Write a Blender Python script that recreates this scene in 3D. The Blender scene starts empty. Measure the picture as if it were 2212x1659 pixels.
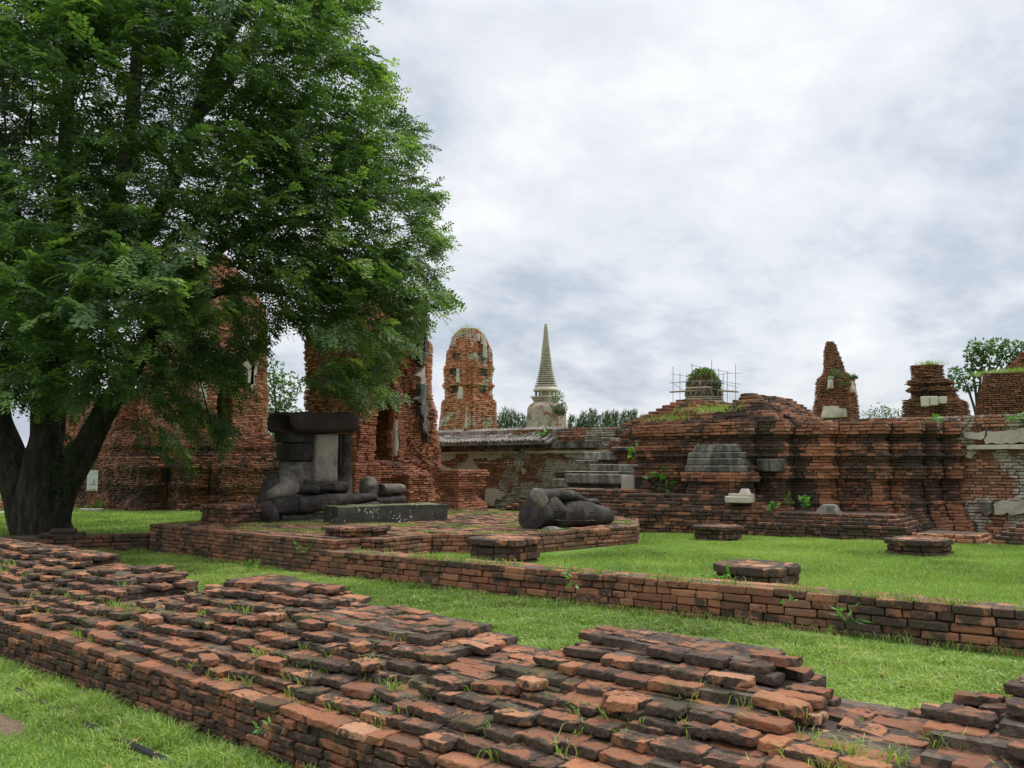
import bpy, math, random
import numpy as np
from mathutils import Matrix, Vector
R = math.radians
sc = bpy.context.scene
rng = np.random.default_rng(7)
random.seed(7)

# ------------------------------------------------------------------ camera
EYE = 1.65; FPX = 1879.0; CX, CY = 1106.0, 829.5        # focal length and centre in photo units (2212 wide)
PITCH = math.atan(170.5 / FPX); YAW = R(130.4)
fwd0 = np.array([math.cos(YAW), math.sin(YAW), 0]); RT_ = np.array([math.sin(YAW), -math.cos(YAW), 0]); UP0 = np.array([0, 0, 1.0])
FW = fwd0 * math.cos(PITCH) + UP0 * math.sin(PITCH); UPV = UP0 * math.cos(PITCH) - fwd0 * math.sin(PITCH)
EYEP = np.array([0, 0, EYE])
cam = bpy.data.cameras.new("camera"); camo = bpy.data.objects.new("camera", cam); sc.collection.objects.link(camo)
cam.sensor_width = 36; cam.lens = FPX / 2212 * 36; cam.clip_end = 3000; cam.clip_start = 0.05
M = Matrix.Identity(4)
for i in range(3):
    M[i][0] = RT_[i]; M[i][1] = UPV[i]; M[i][2] = -FW[i]; M[i][3] = EYEP[i]
camo.matrix_world = M
sc.camera = camo

# ------------------------------------------------------------------ world, sun, exposure
SUN_EL, SUN_AZ = R(58), R(75)      # azimuth measured from +X toward +Y
w = bpy.data.worlds.new("World"); sc.world = w; w.use_nodes = True
nt = w.node_tree; nt.nodes.clear()
def N(t, typ, **kw):
    n = t.nodes.new(typ)
    for k, v in kw.items(): setattr(n, k, v)
    return n
def mathn(t, op, a, b=None, c=None, clamp=False):
    n = N(t, 'ShaderNodeMath', operation=op); n.use_clamp = clamp
    for i, v in enumerate((a, b, c)):
        if v is None: continue
        if isinstance(v, (int, float)): n.inputs[i].default_value = v
        else: t.links.new(v, n.inputs[i])
    return n.outputs[0]
def ramp(t, fac, stops, interp='LINEAR'):
    n = N(t, 'ShaderNodeValToRGB'); cr = n.color_ramp; cr.interpolation = interp
    while len(cr.elements) < len(stops): cr.elements.new(0.5)
    for e, (p, c) in zip(cr.elements, stops):
        e.position = p; e.color = (*c, 1) if len(c) == 3 else c
    t.links.new(fac, n.inputs[0]); return n.outputs[0]
def noise(t, vec, scale, detail=4, rough=0.55, dist=0.0):
    n = N(t, 'ShaderNodeTexNoise'); n.inputs['Scale'].default_value = scale; n.inputs['Detail'].default_value = detail
    n.inputs['Roughness'].default_value = rough; n.inputs['Distortion'].default_value = dist
    if vec is not None: t.links.new(vec, n.inputs['Vector'])
    return n.outputs[0]
def mixc(t, fac, a, b, mode='MIX'):
    n = N(t, 'ShaderNodeMix', data_type='RGBA', blend_type=mode)
    for i, v in ((0, fac), (6, a), (7, b)):
        if isinstance(v, (int, float)): n.inputs[i].default_value = v
        elif isinstance(v, tuple): n.inputs[i].default_value = (*v, 1) if len(v) == 3 else v
        else: t.links.new(v, n.inputs[i])
    return n.outputs[2]
out = N(nt, 'ShaderNodeOutputWorld'); bg = N(nt, 'ShaderNodeBackground'); bg.inputs[1].default_value = 0.1
sky = N(nt, 'ShaderNodeTexSky', sky_type='NISHITA', sun_disc=False)
sky.sun_elevation = SUN_EL; sky.sun_rotation = math.pi / 2 - SUN_AZ; sky.dust_density = 2.0
tc = N(nt, 'ShaderNodeTexCoord'); sep = N(nt, 'ShaderNodeSeparateXYZ'); nt.links.new(tc.outputs['Generated'], sep.inputs[0])
zz = mathn(nt, 'ADD', mathn(nt, 'MAXIMUM', sep.outputs[2], 0.0), 0.30)
comb = N(nt, 'ShaderNodeCombineXYZ')
nt.links.new(mathn(nt, 'DIVIDE', sep.outputs[0], zz), comb.inputs[0]); nt.links.new(mathn(nt, 'DIVIDE', sep.outputs[1], zz), comb.inputs[1])
mp = N(nt, 'ShaderNodeMapping'); nt.links.new(comb.outputs[0], mp.inputs[0]); mp.inputs['Rotation'].default_value = (0, 0, R(-20)); mp.inputs['Scale'].default_value = (1.0, 0.8, 1); mp.inputs['Location'].default_value = (3.1, 1.7, 0)
n1 = noise(nt, mp.outputs[0], 1.9, 12, 0.58, 0.15); n2 = noise(nt, mp.outputs[0], 4.2, 10, 0.62, 0.1)
cl = mathn(nt, 'ADD', mathn(nt, 'MULTIPLY', n1, 0.66), mathn(nt, 'MULTIPLY', n2, 0.34))
# brighter veil where the sun stands behind the cloud, greyer low on the right
bd = (FW + RT_ * ((1420 - CX) / FPX) + UPV * ((CY - 60) / FPX)); bd /= np.linalg.norm(bd)
dp = N(nt, 'ShaderNodeVectorMath', operation='DOT_PRODUCT'); nt.links.new(tc.outputs['Generated'], dp.inputs[0]); dp.inputs[1].default_value = tuple(bd)
gl = mathn(nt, 'POWER', mathn(nt, 'MAXIMUM', dp.outputs['Value'], 0.0), 22.0)
cl = mathn(nt, 'ADD', cl, mathn(nt, 'MULTIPLY', gl, 0.035))
cl = mathn(nt, 'ADD', cl, mathn(nt, 'MULTIPLY', mathn(nt, 'MINIMUM', sep.outputs[2], 0.5), 0.08))
ccol = ramp(nt, cl, [(0.42, (3.1, 3.45, 4.0)), (0.48, (3.85, 4.15, 4.6)), (0.535, (4.7, 4.9, 5.2)), (0.595, (5.1, 5.25, 5.5)), (0.67, (5.9, 5.95, 6.0))])
zen = mathn(nt, 'ADD', 1.0, mathn(nt, 'MULTIPLY', mathn(nt, 'MAXIMUM', mathn(nt, 'SUBTRACT', sep.outputs[2], .47), 0.0), 4.6))
zv = N(nt, 'ShaderNodeVectorMath', operation='SCALE'); nt.links.new(ccol, zv.inputs[0]); nt.links.new(zen, zv.inputs['Scale'])
col = mixc(nt, 0.93, sky.outputs[0], zv.outputs[0])
nt.links.new(col, bg.inputs[0]); nt.links.new(bg.outputs[0], out.inputs[0])

sl = bpy.data.lights.new("sun", 'SUN'); sl.energy = 1.5; sl.angle = R(14); sl.color = (1.0, 0.96, 0.90)
so = bpy.data.objects.new("sun", sl); sc.collection.objects.link(so)
sd = Vector((math.cos(SUN_AZ) * math.cos(SUN_EL), math.sin(SUN_AZ) * math.cos(SUN_EL), math.sin(SUN_EL)))
so.rotation_euler = sd.to_track_quat('Z', 'Y').to_euler(); so.location = (0, 0, 30)
vs = sc.view_settings; vs.view_transform = 'Standard'; vs.look = 'None'; vs.exposure = 0.78; vs.gamma = 1.0
sc.cycles.max_bounces = 6; sc.cycles.diffuse_bounces = 3; sc.cycles.glossy_bounces = 2; sc.cycles.transmission_bounces = 4
sc.cycles.use_denoising = True

# ------------------------------------------------------------------ placing helpers
def ray(x, y): return FW + RT_ * ((x - CX) / FPX) + UPV * ((CY - y) / FPX)
def at(x, y, d): return EYEP + ray(x, y) * d
def gz(x, y, z=0.0):
    r = ray(x, y); return EYEP + r * ((z - EYE) / r[2])
def onX(x, y, X):
    r = ray(x, y); return EYEP + r * (X / r[0])
def onY(x, y, Y):
    r = ray(x, y); return EYEP + r * (Y / r[1])
def zat(y, d): return EYE + (1000 - y) / FPX * d

# ------------------------------------------------------------------ numpy noise
def _h(ix, iy, iz, s):
    n = (ix * 374761393 + iy * 668265263 + iz * 1274126177 + s * 974634777) & 0x7fffffff
    n = ((n ^ (n >> 13)) * 1103515245) & 0x7fffffff
    n = ((n ^ (n >> 15)) * 12345677) & 0x7fffffff
    return ((n ^ (n >> 12)) & 0xffff) / 65535.0
def vn(p, s=0):
    p = np.asarray(p, float); i = np.floor(p).astype(np.int64); f = p - i; f = f * f * (3 - 2 * f); r = 0
    for dx in (0, 1):
        wx = f[..., 0] if dx else 1 - f[..., 0]
        for dy in (0, 1):
            wy = f[..., 1] if dy else 1 - f[..., 1]
            for dz in (0, 1):
                wz = f[..., 2] if dz else 1 - f[..., 2]
                r = r + wx * wy * wz * _h(i[..., 0] + dx, i[..., 1] + dy, i[..., 2] + dz, s)
    return r
def fbm(p, s=0, o=3):
    p = np.asarray(p, float); a = 1.0; r = 0; t = 0
    for k in range(o):
        r = r + a * vn(p * (2 ** k) + 17.3 * k, s + k); t += a; a *= 0.5
    return r / t - 0.5
def n3(x, y, z=0, f=1.0, s=0, o=2): return float(fbm(np.array([[x * f, y * f, z * f]]), s, o)[0])

# ------------------------------------------------------------------ mesh builder
class MB:
    def __init__(s): s.v = []; s.lp = []; s.ct = []; s.a = []; s.n = 0
    def add(s, v, faces, attr=(0.5, 0.5, 0, 0)):
        """faces: int array (F,k) or list of index lists; attr: one value or per vertex"""
        v = np.asarray(v, float).reshape(-1, 3); s.v.append(v)
        a = np.asarray(attr, float)
        if a.ndim == 1: a = np.tile(a, (len(v), 1))
        s.a.append(a)
        if isinstance(faces, np.ndarray):
            s.lp.append((faces + s.n).ravel()); s.ct.append(np.full(len(faces), faces.shape[1]))
        else:
            for f in faces: s.lp.append(np.asarray(f) + s.n); s.ct.append(np.array([len(f)]))
        s.n += len(v)
    def build(s, name, mat, parent=None, smooth=False, origin=None):
        me = bpy.data.meshes.new(name)
        v = np.concatenate(s.v) if s.v else np.zeros((0, 3)); lp = np.concatenate(s.lp).astype(np.int32); ct = np.concatenate(s.ct).astype(np.int32)
        if origin is not None: v = v - np.asarray(origin)
        me.vertices.add(len(v)); me.vertices.foreach_set('co', v.astype(np.float32).ravel())
        me.loops.add(len(lp)); me.loops.foreach_set('vertex_index', lp)
        st = np.concatenate([[0], np.cumsum(ct)[:-1]]).astype(np.int32)
        me.polygons.add(len(ct)); me.polygons.foreach_set('loop_start', st)
        me.polygons.foreach_set('use_smooth', np.full(len(ct), smooth))
        me.update(calc_edges=True); me.validate()
        at_ = me.attributes.new('bcol', 'FLOAT_COLOR', 'POINT'); at_.data.foreach_set('color', np.concatenate(s.a).astype(np.float32).ravel())
        me.materials.append(mat)
        o = bpy.data.objects.new(name, me); sc.collection.objects.link(o)
        if origin is not None: o.location = tuple(origin)
        if parent is not None:
            o.parent = parent
            if origin is None: o.matrix_parent_inverse = parent.matrix_basis.inverted()
        return o
def stuff(o): o['kind'] = 'stuff'; return o
def tag(o, label, cat, group=None, kind=None):
    o['label'] = label; o['category'] = cat
    if group: o['group'] = group
    if kind: o['kind'] = kind
    return o
def empty(name, loc, label, cat, group=None):
    o = bpy.data.objects.new(name, None); sc.collection.objects.link(o); o.location = tuple(loc); o.empty_display_size = 0.2
    return tag(o, label, cat, group)
def struct(o): o['kind'] = 'structure'; return o

CRUST = {}
def boxgrid(xs, ys, zs):
    V = []; F = []; n = 0
    def face(a, b, fn, flip):
        nonlocal n
        for u in a:
            for v in b: V.append(fn(u, v))
        la, lb = len(a), len(b)
        for i in range(la - 1):
            for j in range(lb - 1):
                q = [n + i * lb + j, n + (i + 1) * lb + j, n + (i + 1) * lb + j + 1, n + i * lb + j + 1]
                F.append(q[::-1] if flip else q)
        n += la * lb
    face(xs, ys, lambda u, v: (u, v, .5), False); face(xs, ys, lambda u, v: (u, v, -.5), True)
    face(ys, zs, lambda u, v: (.5, u, v), False); face(ys, zs, lambda u, v: (-.5, u, v), True)
    face(xs, zs, lambda u, v: (u, -.5, v), False); face(xs, zs, lambda u, v: (u, .5, v), True)
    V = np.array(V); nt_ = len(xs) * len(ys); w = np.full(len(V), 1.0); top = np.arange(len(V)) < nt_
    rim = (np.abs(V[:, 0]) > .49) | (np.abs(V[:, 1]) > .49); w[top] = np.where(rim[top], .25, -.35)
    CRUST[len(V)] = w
    return V, np.array(F)
def g_(n, e): return [-.5, -.5 + e] + list(np.linspace(-.5 + e, .5 - e, n)[1:-1]) + [.5 - e, .5]
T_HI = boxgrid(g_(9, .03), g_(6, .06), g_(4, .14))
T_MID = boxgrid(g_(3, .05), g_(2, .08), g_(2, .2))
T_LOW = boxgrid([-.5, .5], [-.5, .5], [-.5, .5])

class Bricks:
    def __init__(s): s.b = []
    def put(s, c, size, yaw=0.0, tx=0.0, ty=0.0, tone=0.5, dirt=0.5, typ=0.0):
        s.b.append((c[0], c[1], c[2], size[0], size[1], size[2], yaw, tx, ty, tone, dirt, typ))
    def flush(s, mb, tpl, rr=0.008, amp=0.004, freq=14.0, seed=0, warp=0.0, crust=.07):
        if not s.b: return
        B = np.array(s.b); T, F = tpl; n, m = len(B), len(T)
        r = np.random.default_rng(seed + 11)
        sz = B[:, None, 3:6]; p = T[None] * sz
        rad = np.minimum(rr * r.uniform(.5, 1.7, (n, 1, 1)), B[:, 3:6].min(1)[:, None, None] * .45)
        if m > 24:
            q = np.clip(p, -(sz / 2 - rad), sz / 2 - rad); d = p - q; L = np.linalg.norm(d, axis=2, keepdims=True)
            p = np.where(L > 1e-9, q + d / np.maximum(L, 1e-9) * rad, p)
        else:
            k = np.abs(T).sum(1) > 0
            cid = ((T[:, 0] > 0) * 4 + (T[:, 1] > 0) * 2 + (T[:, 2] > 0)).astype(int)
            p = p - np.sign(T)[None] * (r.uniform(0, 1, (n, 8, 3)) * rr)[:, cid]
        if warp:                                        # worn corners of whole bricks
            cid = ((T[:, 0] > 0) * 4 + (T[:, 1] > 0) * 2 + (T[:, 2] > 0)).astype(int)
            wgt = (np.abs(T) * 2).prod(1) ** .7
            p = p * (1 - (r.beta(1, 3, (n, 8)) * warp)[:, cid] * wgt)[..., None]
        cy, sy = np.cos(B[:, 6]), np.sin(B[:, 6])
        z = p[..., 2] + p[..., 0] * B[:, 7, None] + p[..., 1] * B[:, 8, None]
        x = p[..., 0] * cy[:, None] - p[..., 1] * sy[:, None]; y = p[..., 0] * sy[:, None] + p[..., 1] * cy[:, None]
        P = np.stack([x, y, z], 2) + B[:, None, 0:3]
        if amp:
            off = r.uniform(0, 50, (n, 1, 3))
            Q = ((P + off) * freq).reshape(-1, 3)
            dsp = np.stack([fbm(Q, 1, 2), fbm(Q + 31, 2, 2), fbm(Q + 77, 3, 2)], 1).reshape(n, m, 3)
            P = P + dsp * amp * 2
        A = np.repeat(np.stack([B[:, 9], B[:, 10], B[:, 11], r.uniform(0, 1, n)], 1)[:, None], m, 1)
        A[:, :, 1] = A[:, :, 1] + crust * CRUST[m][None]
        FF = (F[None] + (np.arange(n) * m)[:, None, None]).reshape(-1, 4)
        mb.add(P.reshape(-1, 3), FF, A.reshape(-1, 4))

def offs_poly(pts, o):
    """closed CCW polygon pushed outward by o (mitred)"""
    P = np.asarray(pts, float); n = len(P); out_ = []
    for i in range(n):
        a, b, c = P[i - 1], P[i], P[(i + 1) % n]
        d1 = (b - a) / np.linalg.norm(b - a); d2 = (c - b) / np.linalg.norm(c - b)
        n1_ = np.array([d1[1], -d1[0]]); n2_ = np.array([d2[1], -d2[0]])
        k = 1 + n1_ @ n2_
        out_.append(b + (n1_ + n2_) * (o / max(k, .35)))
    return np.array(out_)
def prism(mb, poly, z0, z1, attr, bottom=False):
    P = np.asarray(poly); n = len(P)
    v = np.concatenate([np.c_[P, np.full(n, z0)], np.c_[P, np.full(n, z1)]])
    f = [[i, (i + 1) % n, (i + 1) % n + n, i + n] for i in range(n)]; f.append([n + i for i in range(n)])
    mb.add(v, f, attr)
def courses(mb, poly, z0, nco, ch, bl=.28, bd=.14, offs=None, edges=None, tpl=T_LOW, prot=.012, er=0.0, erf=.8, inset=.06, tone=(.25, .8), dirt=.5, skip=None,
            joint=.009, rr=.008, amp=0.0, seed=0, core=True, zj=.003, polyf=None, warp=0.0, yawj=.012, topdirt=0.0, mort=.5):
    """lay nco courses of single bricks round a closed CCW polygon, a mortar core behind them"""
    r = random.Random(seed); bk = Bricks()
    for k in range(nco):
        base = polyf(k) if polyf else poly
        if base is None: continue
        o = offs[k] if offs is not None else 0.0
        P = offs_poly(base, o); zc = z0 + ch * (k + .5); n = len(P)
        if core: prism(mb, offs_poly(base, o - inset - er * .5), z0 + ch * k - .001, z0 + ch * (k + 1) - .006, (mort, .6, 1, 0))
        for e in range(n):
            if edges is not None and e not in edges: continue
            a, b = P[e], P[(e + 1) % n]; L = np.linalg.norm(b - a)
            if L < .03: continue
            d = (b - a) / L; nn = np.array([d[1], -d[0]]); yaw = math.atan2(d[1], d[0])
            s = 0.0; first = True
            while s < L - .02:
                l = bl * (1.0 if r.random() < .62 else .52) * r.uniform(.9, 1.1)
                if first: l *= r.uniform(.4, 1.0); first = False
                if L - s - l < bl * .3: l = L - s
                mid = a + d * (s + l / 2)
                ee = er * (fbm(np.array([[mid[0] * erf, mid[1] * erf, zc * erf]]), seed, 3)[0] * 2 - .1) if er else 0
                pr = r.gauss(0, prot) + ee
                c = mid + nn * (pr - bd / 2)
                if not (skip and skip(k, mid, zc, e, s / L)):
                    dn = dirt(k, mid, zc) if callable(dirt) else dirt
                    if k == nco - 1: dn += topdirt
                    bk.put((c[0], c[1], zc + r.gauss(0, zj)), (l - joint, bd, ch - joint * .8), yaw + r.gauss(0, yawj), r.gauss(0, .008), r.gauss(0, .01),
                           r.uniform(*tone), min(1, max(0, dn + r.gauss(0, .07))))
                s += l
    bk.flush(mb, tpl, rr=rr, amp=amp, seed=seed, warp=warp)

# ------------------------------------------------------------------ materials
def newmat(name):
    m = bpy.data.materials.new(name); m.use_nodes = True; t = m.node_tree; t.nodes.clear()
    o = N(t, 'ShaderNodeOutputMaterial'); b = N(t, 'ShaderNodeBsdfPrincipled'); t.links.new(b.outputs[0], o.inputs[0])
    b.inputs['Specular IOR Level'].default_value = .25
    return m, t, b, o
def coords(t, sx=1, sy=1, sz=1):
    g = N(t, 'ShaderNodeNewGeometry'); mp = N(t, 'ShaderNodeMapping'); t.links.new(g.outputs['Position'], mp.inputs[0]); mp.inputs['Scale'].default_value = (sx, sy, sz); return mp.outputs[0]
def bump(t, b, h, strength, dist):
    n = N(t, 'ShaderNodeBump'); n.inputs['Strength'].default_value = strength; n.inputs['Distance'].default_value = dist
    t.links.new(h, n.inputs['Height']); t.links.new(n.outputs[0], b.inputs['Normal'])
BR = [(0.0, (.11, .050, .032)), (.3, (.21, .083, .046)), (.55, (.325, .130, .066)), (.8, (.45, .200, .105)), (1.0, (.52, .285, .175))]
def brick_mat(name, stain=.5, streak=0.0, ss=2.2, green=0.0, mortar=(.17, .125, .095), bright=1.0, lichen=.15, bs=1.0, plaster=0.0, red=None, dw=.65, grime=.55):
    m, t, b, o = newmat(name)
    a = N(t, 'ShaderNodeAttribute', attribute_name='bcol'); sx = N(t, 'ShaderNodeSeparateColor'); t.links.new(a.outputs['Color'], sx.inputs[0])
    tone, dirt, typ = sx.outputs[0], sx.outputs[1], sx.outputs[2]
    p = coords(t)
    nf = noise(t, p, 38, 5, .65); nm = noise(t, p, 9, 5, .6); nl = noise(t, p, ss, 6, .62, .4)
    tn = mathn(t, 'ADD', tone, mathn(t, 'MULTIPLY', mathn(t, 'SUBTRACT', nm, .5), .55), clamp=True)
    stops = [(q, tuple(min(1, v * bright * (r_ if red else 1)) for v, r_ in zip(c, red or (1, 1, 1)))) for q, c in BR]
    c = ramp(t, tn, stops)
    c = mixc(t, mathn(t, 'MULTIPLY', nf, .6), c, mixc(t, .5, c, (.05, .03, .02)), 'MIX')
    c = mixc(t, typ, c, mixc(t, nm, mortar, tuple(v * .45 for v in mortar)))
    if plaster:
        pm = ramp(t, noise(t, p, .9, 7, .62, .5), [(.31 + plaster * .4, (0, 0, 0)), (.33 + plaster * .4, (1, 1, 1))])
        pc = ramp(t, noise(t, p, 3, 6, .65), [(.3, (.20, .18, .15)), (.5, (.47, .41, .33)), (.75, (.55, .49, .41))])
        c = mixc(t, mathn(t, 'SUBTRACT', 1, pm), c, pc)
    gr = ramp(t, mathn(t, 'ADD', mathn(t, 'MULTIPLY', noise(t, p, ss * .7, 6, .65, .3), .7), mathn(t, 'MULTIPLY', nf, .3)), [(.40, (0, 0, 0)), (.62, (1, 1, 1))])
    c = mixc(t, mathn(t, 'MULTIPLY', gr, grime), c, mixc(t, nf, (.080, .052, .036), (.20, .138, .095)))
    # black algae film: grows in blotches, wetter where 'dirt' is high
    sm = mathn(t, 'ADD', mathn(t, 'MULTIPLY', nl, 1.0), mathn(t, 'MULTIPLY', mathn(t, 'SUBTRACT', nm, .5), .45))
    if streak:
        nv = noise(t, coords(t, 1.5, 1.5, .22), 1.0, 4, .5)
        sm = mathn(t, 'ADD', mathn(t, 'MULTIPLY', sm, 1 - streak), mathn(t, 'MULTIPLY', nv, streak))
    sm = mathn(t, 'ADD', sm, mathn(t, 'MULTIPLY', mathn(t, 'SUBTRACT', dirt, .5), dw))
    sm = mathn(t, 'ADD', sm, mathn(t, 'MULTIPLY', mathn(t, 'SUBTRACT', nf, .5), .45))
    k0 = .66 - stain * .32
    sf = ramp(t, sm, [(k0, (0, 0, 0)), (k0 + .09, (.95, .95, .95))])
    dark = ramp(t, nf, [(.3, (.024, .018, .014)), (.7, (.090, .066, .049))])
    c = mixc(t, sf, c, dark)
    if green:
        gm = ramp(t, noise(t, p, 3.1, 5, .6), [(.62 - green * .2, (0, 0, 0)), (.74 - green * .2, (1, 1, 1))])
        c = mixc(t, mathn(t, 'MULTIPLY', gm, .55), c, (.055, .065, .022))
    lm = ramp(t, noise(t, p, 16, 3, .5), [(.70, (0, 0, 0)), (.75, (1, 1, 1))])
    c = mixc(t, mathn(t, 'MULTIPLY', lm, lichen), c, (.40, .38, .33))
    t.links.new(c, b.inputs['Base Color']); b.inputs['Roughness'].default_value = .92
    bump(t, b, mathn(t, 'ADD', nf, mathn(t, 'MULTIPLY', nm, .7)), .7, .012 * bs)
    return m
M_BR_NEAR = brick_mat('worn_brick', stain=.55, ss=9.0, green=.35, dw=.9, bs=2.2, red=(1.04, .99, .90), grime=.55)
M_BR_WALL = brick_mat('wall_brick', stain=.42, ss=3.5, green=.15, bright=.95)
M_BR_PAVE = brick_mat('paving_brick', stain=.35, ss=1.8, green=.45, lichen=.35, mortar=(.22, .17, .12), grime=.85)
M_BR_BASE = brick_mat('chedi_brick', stain=.50, streak=.5, ss=1.4, lichen=.35, bright=1.12)
M_BR_ENC = brick_mat('enclosure_brick', stain=.12, ss=1.0, lichen=.6, mortar=(.40, .33, .26), red=(.95, 1.02, 1.12), plaster=.40, bright=1.3, grime=.3)
M_BR_TOW = brick_mat('tower_brick', stain=.12, ss=.9, lichen=.25, bs=2, red=(1.1, 1.0, .98), bright=1.15, grime=.35)
M_BR_LOW = brick_mat('ruin_brick', stain=.38, bright=1.12, streak=.3, ss=.9, lichen=.25, bs=2)
M_BR_FAR = brick_mat('far_brick', stain=.16, ss=.45, lichen=.2, bs=4, bright=.95)
M_BR_FARP = brick_mat('far_plastered_brick', stain=.16, ss=.7, lichen=.25, bs=4, plaster=.30, red=(1.08, .98, .95), grime=.2, bright=1.15)
M_BR_FARD = brick_mat('far_weathered_brick', stain=.28, ss=.6, lichen=.3, bs=4, bright=1.05, grime=.4)

def stone_mat(name, stops, sc1=1.6, sc2=14, bumpd=.02, spots=0.0, spotc=(.55, .55, .5), rough=.85, top=None, streak=False):
    m, t, b, o = newmat(name); p = coords(t)
    pv = coords(t, 2.2, 2.2, .5) if streak else p
    n1_ = noise(t, pv, sc1, 7, .65, .3); n2_ = noise(t, p, sc2, 5, .65)
    v = mathn(t, 'ADD', mathn(t, 'MULTIPLY', n1_, .7), mathn(t, 'MULTIPLY', n2_, .3))
    c = ramp(t, v, stops)
    if top:
        g = N(t, 'ShaderNodeNewGeometry'); s = N(t, 'ShaderNodeSeparateXYZ'); t.links.new(g.outputs['Normal'], s.inputs[0])
        f = ramp(t, mathn(t, 'ADD', mathn(t, 'MULTIPLY', s.outputs[2], .6), mathn(t, 'MULTIPLY', n2_, .5)), [(.62, (0, 0, 0)), (.85, (1, 1, 1))])
        c = mixc(t, f, c, top)
    if spots:
        vo = N(t, 'ShaderNodeTexVoronoi'); vo.inputs['Scale'].default_value = 17; wv = N(t, 'ShaderNodeVectorMath', operation='ADD'); t.links.new(p, wv.inputs[0]); sv_ = N(t, 'ShaderNodeVectorMath', operation='SCALE'); wn = N(t, 'ShaderNodeTexNoise'); wn.inputs['Scale'].default_value = 9; t.links.new(p, wn.inputs['Vector']); t.links.new(wn.outputs[1], sv_.inputs[0]); sv_.inputs['Scale'].default_value = .12; t.links.new(sv_.outputs[0], wv.inputs[1]); t.links.new(wv.outputs[0], vo.inputs['Vector'])
        f = mathn(t, 'MULTIPLY', ramp(t, vo.outputs[0], [(.20, (1, 1, 1)), (.30, (0, 0, 0))]), ramp(t, noise(t, p, 3.0, 4), [(.50, (0, 0, 0)), (.56, (1, 1, 1))]))
        c = mixc(t, f, c, spotc)
    t.links.new(c, b.inputs['Base Color']); b.inputs['Roughness'].default_value = rough
    bump(t, b, mathn(t, 'ADD', n2_, mathn(t, 'MULTIPLY', n1_, .6)), .5, bumpd)
    return m
M_ST_DARK = stone_mat('dark_sandstone', [(.32, (.011, .0095, .0085)), (.46, (.027, .023, .020)), (.57, (.060, .051, .044)), (.69, (.13, .113, .093))], 2.6, 18, bumpd=.035)
M_ST_GREY = stone_mat('grey_sandstone', [(.34, (.028, .025, .021)), (.46, (.085, .075, .062)), (.56, (.17, .15, .12)), (.7, (.26, .23, .18))], 2.4, 16, bumpd=.03)
M_ST_PALE = stone_mat('pale_sandstone', [(.34, (.05, .045, .037)), (.45, (.17, .15, .12)), (.56, (.28, .25, .20)), (.7, (.36, .32, .26))], 1.6, 14)
M_ST_BROWN = stone_mat('brown_sandstone', [(.3, (.018, .013, .011)), (.55, (.042, .030, .025)), (.75, (.075, .052, .042))], 1.2)
M_SLAB = stone_mat('lichen_stone', [(.3, (.016, .016, .012)), (.5, (.045, .043, .032)), (.7, (.10, .095, .075))], 2.0, spots=1.0, top=(.10, .105, .045))
M_PLAS = stone_mat('old_plaster', [(.28, (.09, .08, .065)), (.38, (.30, .26, .20)), (.5, (.46, .41, .32)), (.75, (.55, .50, .41))], 1.3, 12)
M_PLAS_D = stone_mat('weathered_plaster', [(.36, (.020, .019, .017)), (.48, (.07, .066, .055)), (.58, (.16, .148, .12)), (.72, (.36, .33, .28))], 1.6, 10, top=(.26, .25, .21), streak=True)
M_PLAS_G = stone_mat('grey_plaster', [(.28, (.09, .085, .07)), (.38, (.27, .245, .19)), (.5, (.42, .38, .30)), (.8, (.50, .455, .36))], .9, 9, top=None)
M_PLAS_W = stone_mat('washed_plaster', [(.34, (.028, .027, .023)), (.45, (.11, .10, .082)), (.54, (.24, .215, .17)), (.68, (.38, .345, .275))], 1.5, 9, top=(.30, .28, .22), streak=True)
M_TILE = stone_mat('clay_tile', [(.3, (.05, .043, .037)), (.48, (.16, .142, .12)), (.65, (.30, .27, .235))], 2.5, 20)
M_CHEDI = stone_mat('stucco', [(.3, (.12, .105, .085)), (.42, (.34, .30, .235)), (.55, (.50, .44, .35)), (.8, (.56, .50, .41))], .8, 6, bumpd=.05)
M_BARK = stone_mat('bark', [(.3, (.012, .010, .008)), (.46, (.038, .031, .024)), (.6, (.085, .070, .054)), (.75, (.16, .14, .115))], 3.5, 24, bumpd=.08, rough=.95, streak=True)
def flat_mat(name, c, rough=.7, n=.0):
    m, t, b, o = newmat(name); p = coords(t); v = noise(t, p, 7, 5, .6)
    cc = mixc(t, v, tuple(x * .6 for x in c), tuple(min(1, x * 1.3) for x in c)); t.links.new(cc, b.inputs['Base Color']); b.inputs['Roughness'].default_value = rough
    return m
M_WHITE = flat_mat('white_paint', (.62, .62, .60)); M_POST = flat_mat('brown_paint', (.19, .062, .035)); M_INK = flat_mat('sign_print', (.12, .11, .10))
M_PIPE = flat_mat('black_plastic', (.014, .014, .013), .5); M_POLE = flat_mat('scaffold_steel', (.19, .165, .155), .6); M_PLANK = flat_mat('scaffold_plank', (.22, .17, .11))
M_CONC = flat_mat('pale_concrete', (.42, .39, .33)); M_DARK = flat_mat('interior_dark', (.030, .023, .019), .95)  # M_DARK is a plain near-black brown, not assigned to any mesh
M_PEB = flat_mat('pebble_clay', (.36, .17, .09)); M_PEBW = flat_mat('pebble_pale', (.50, .47, .40)); M_TWIG = flat_mat('dry_stalk', (.40, .36, .27))

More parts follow.
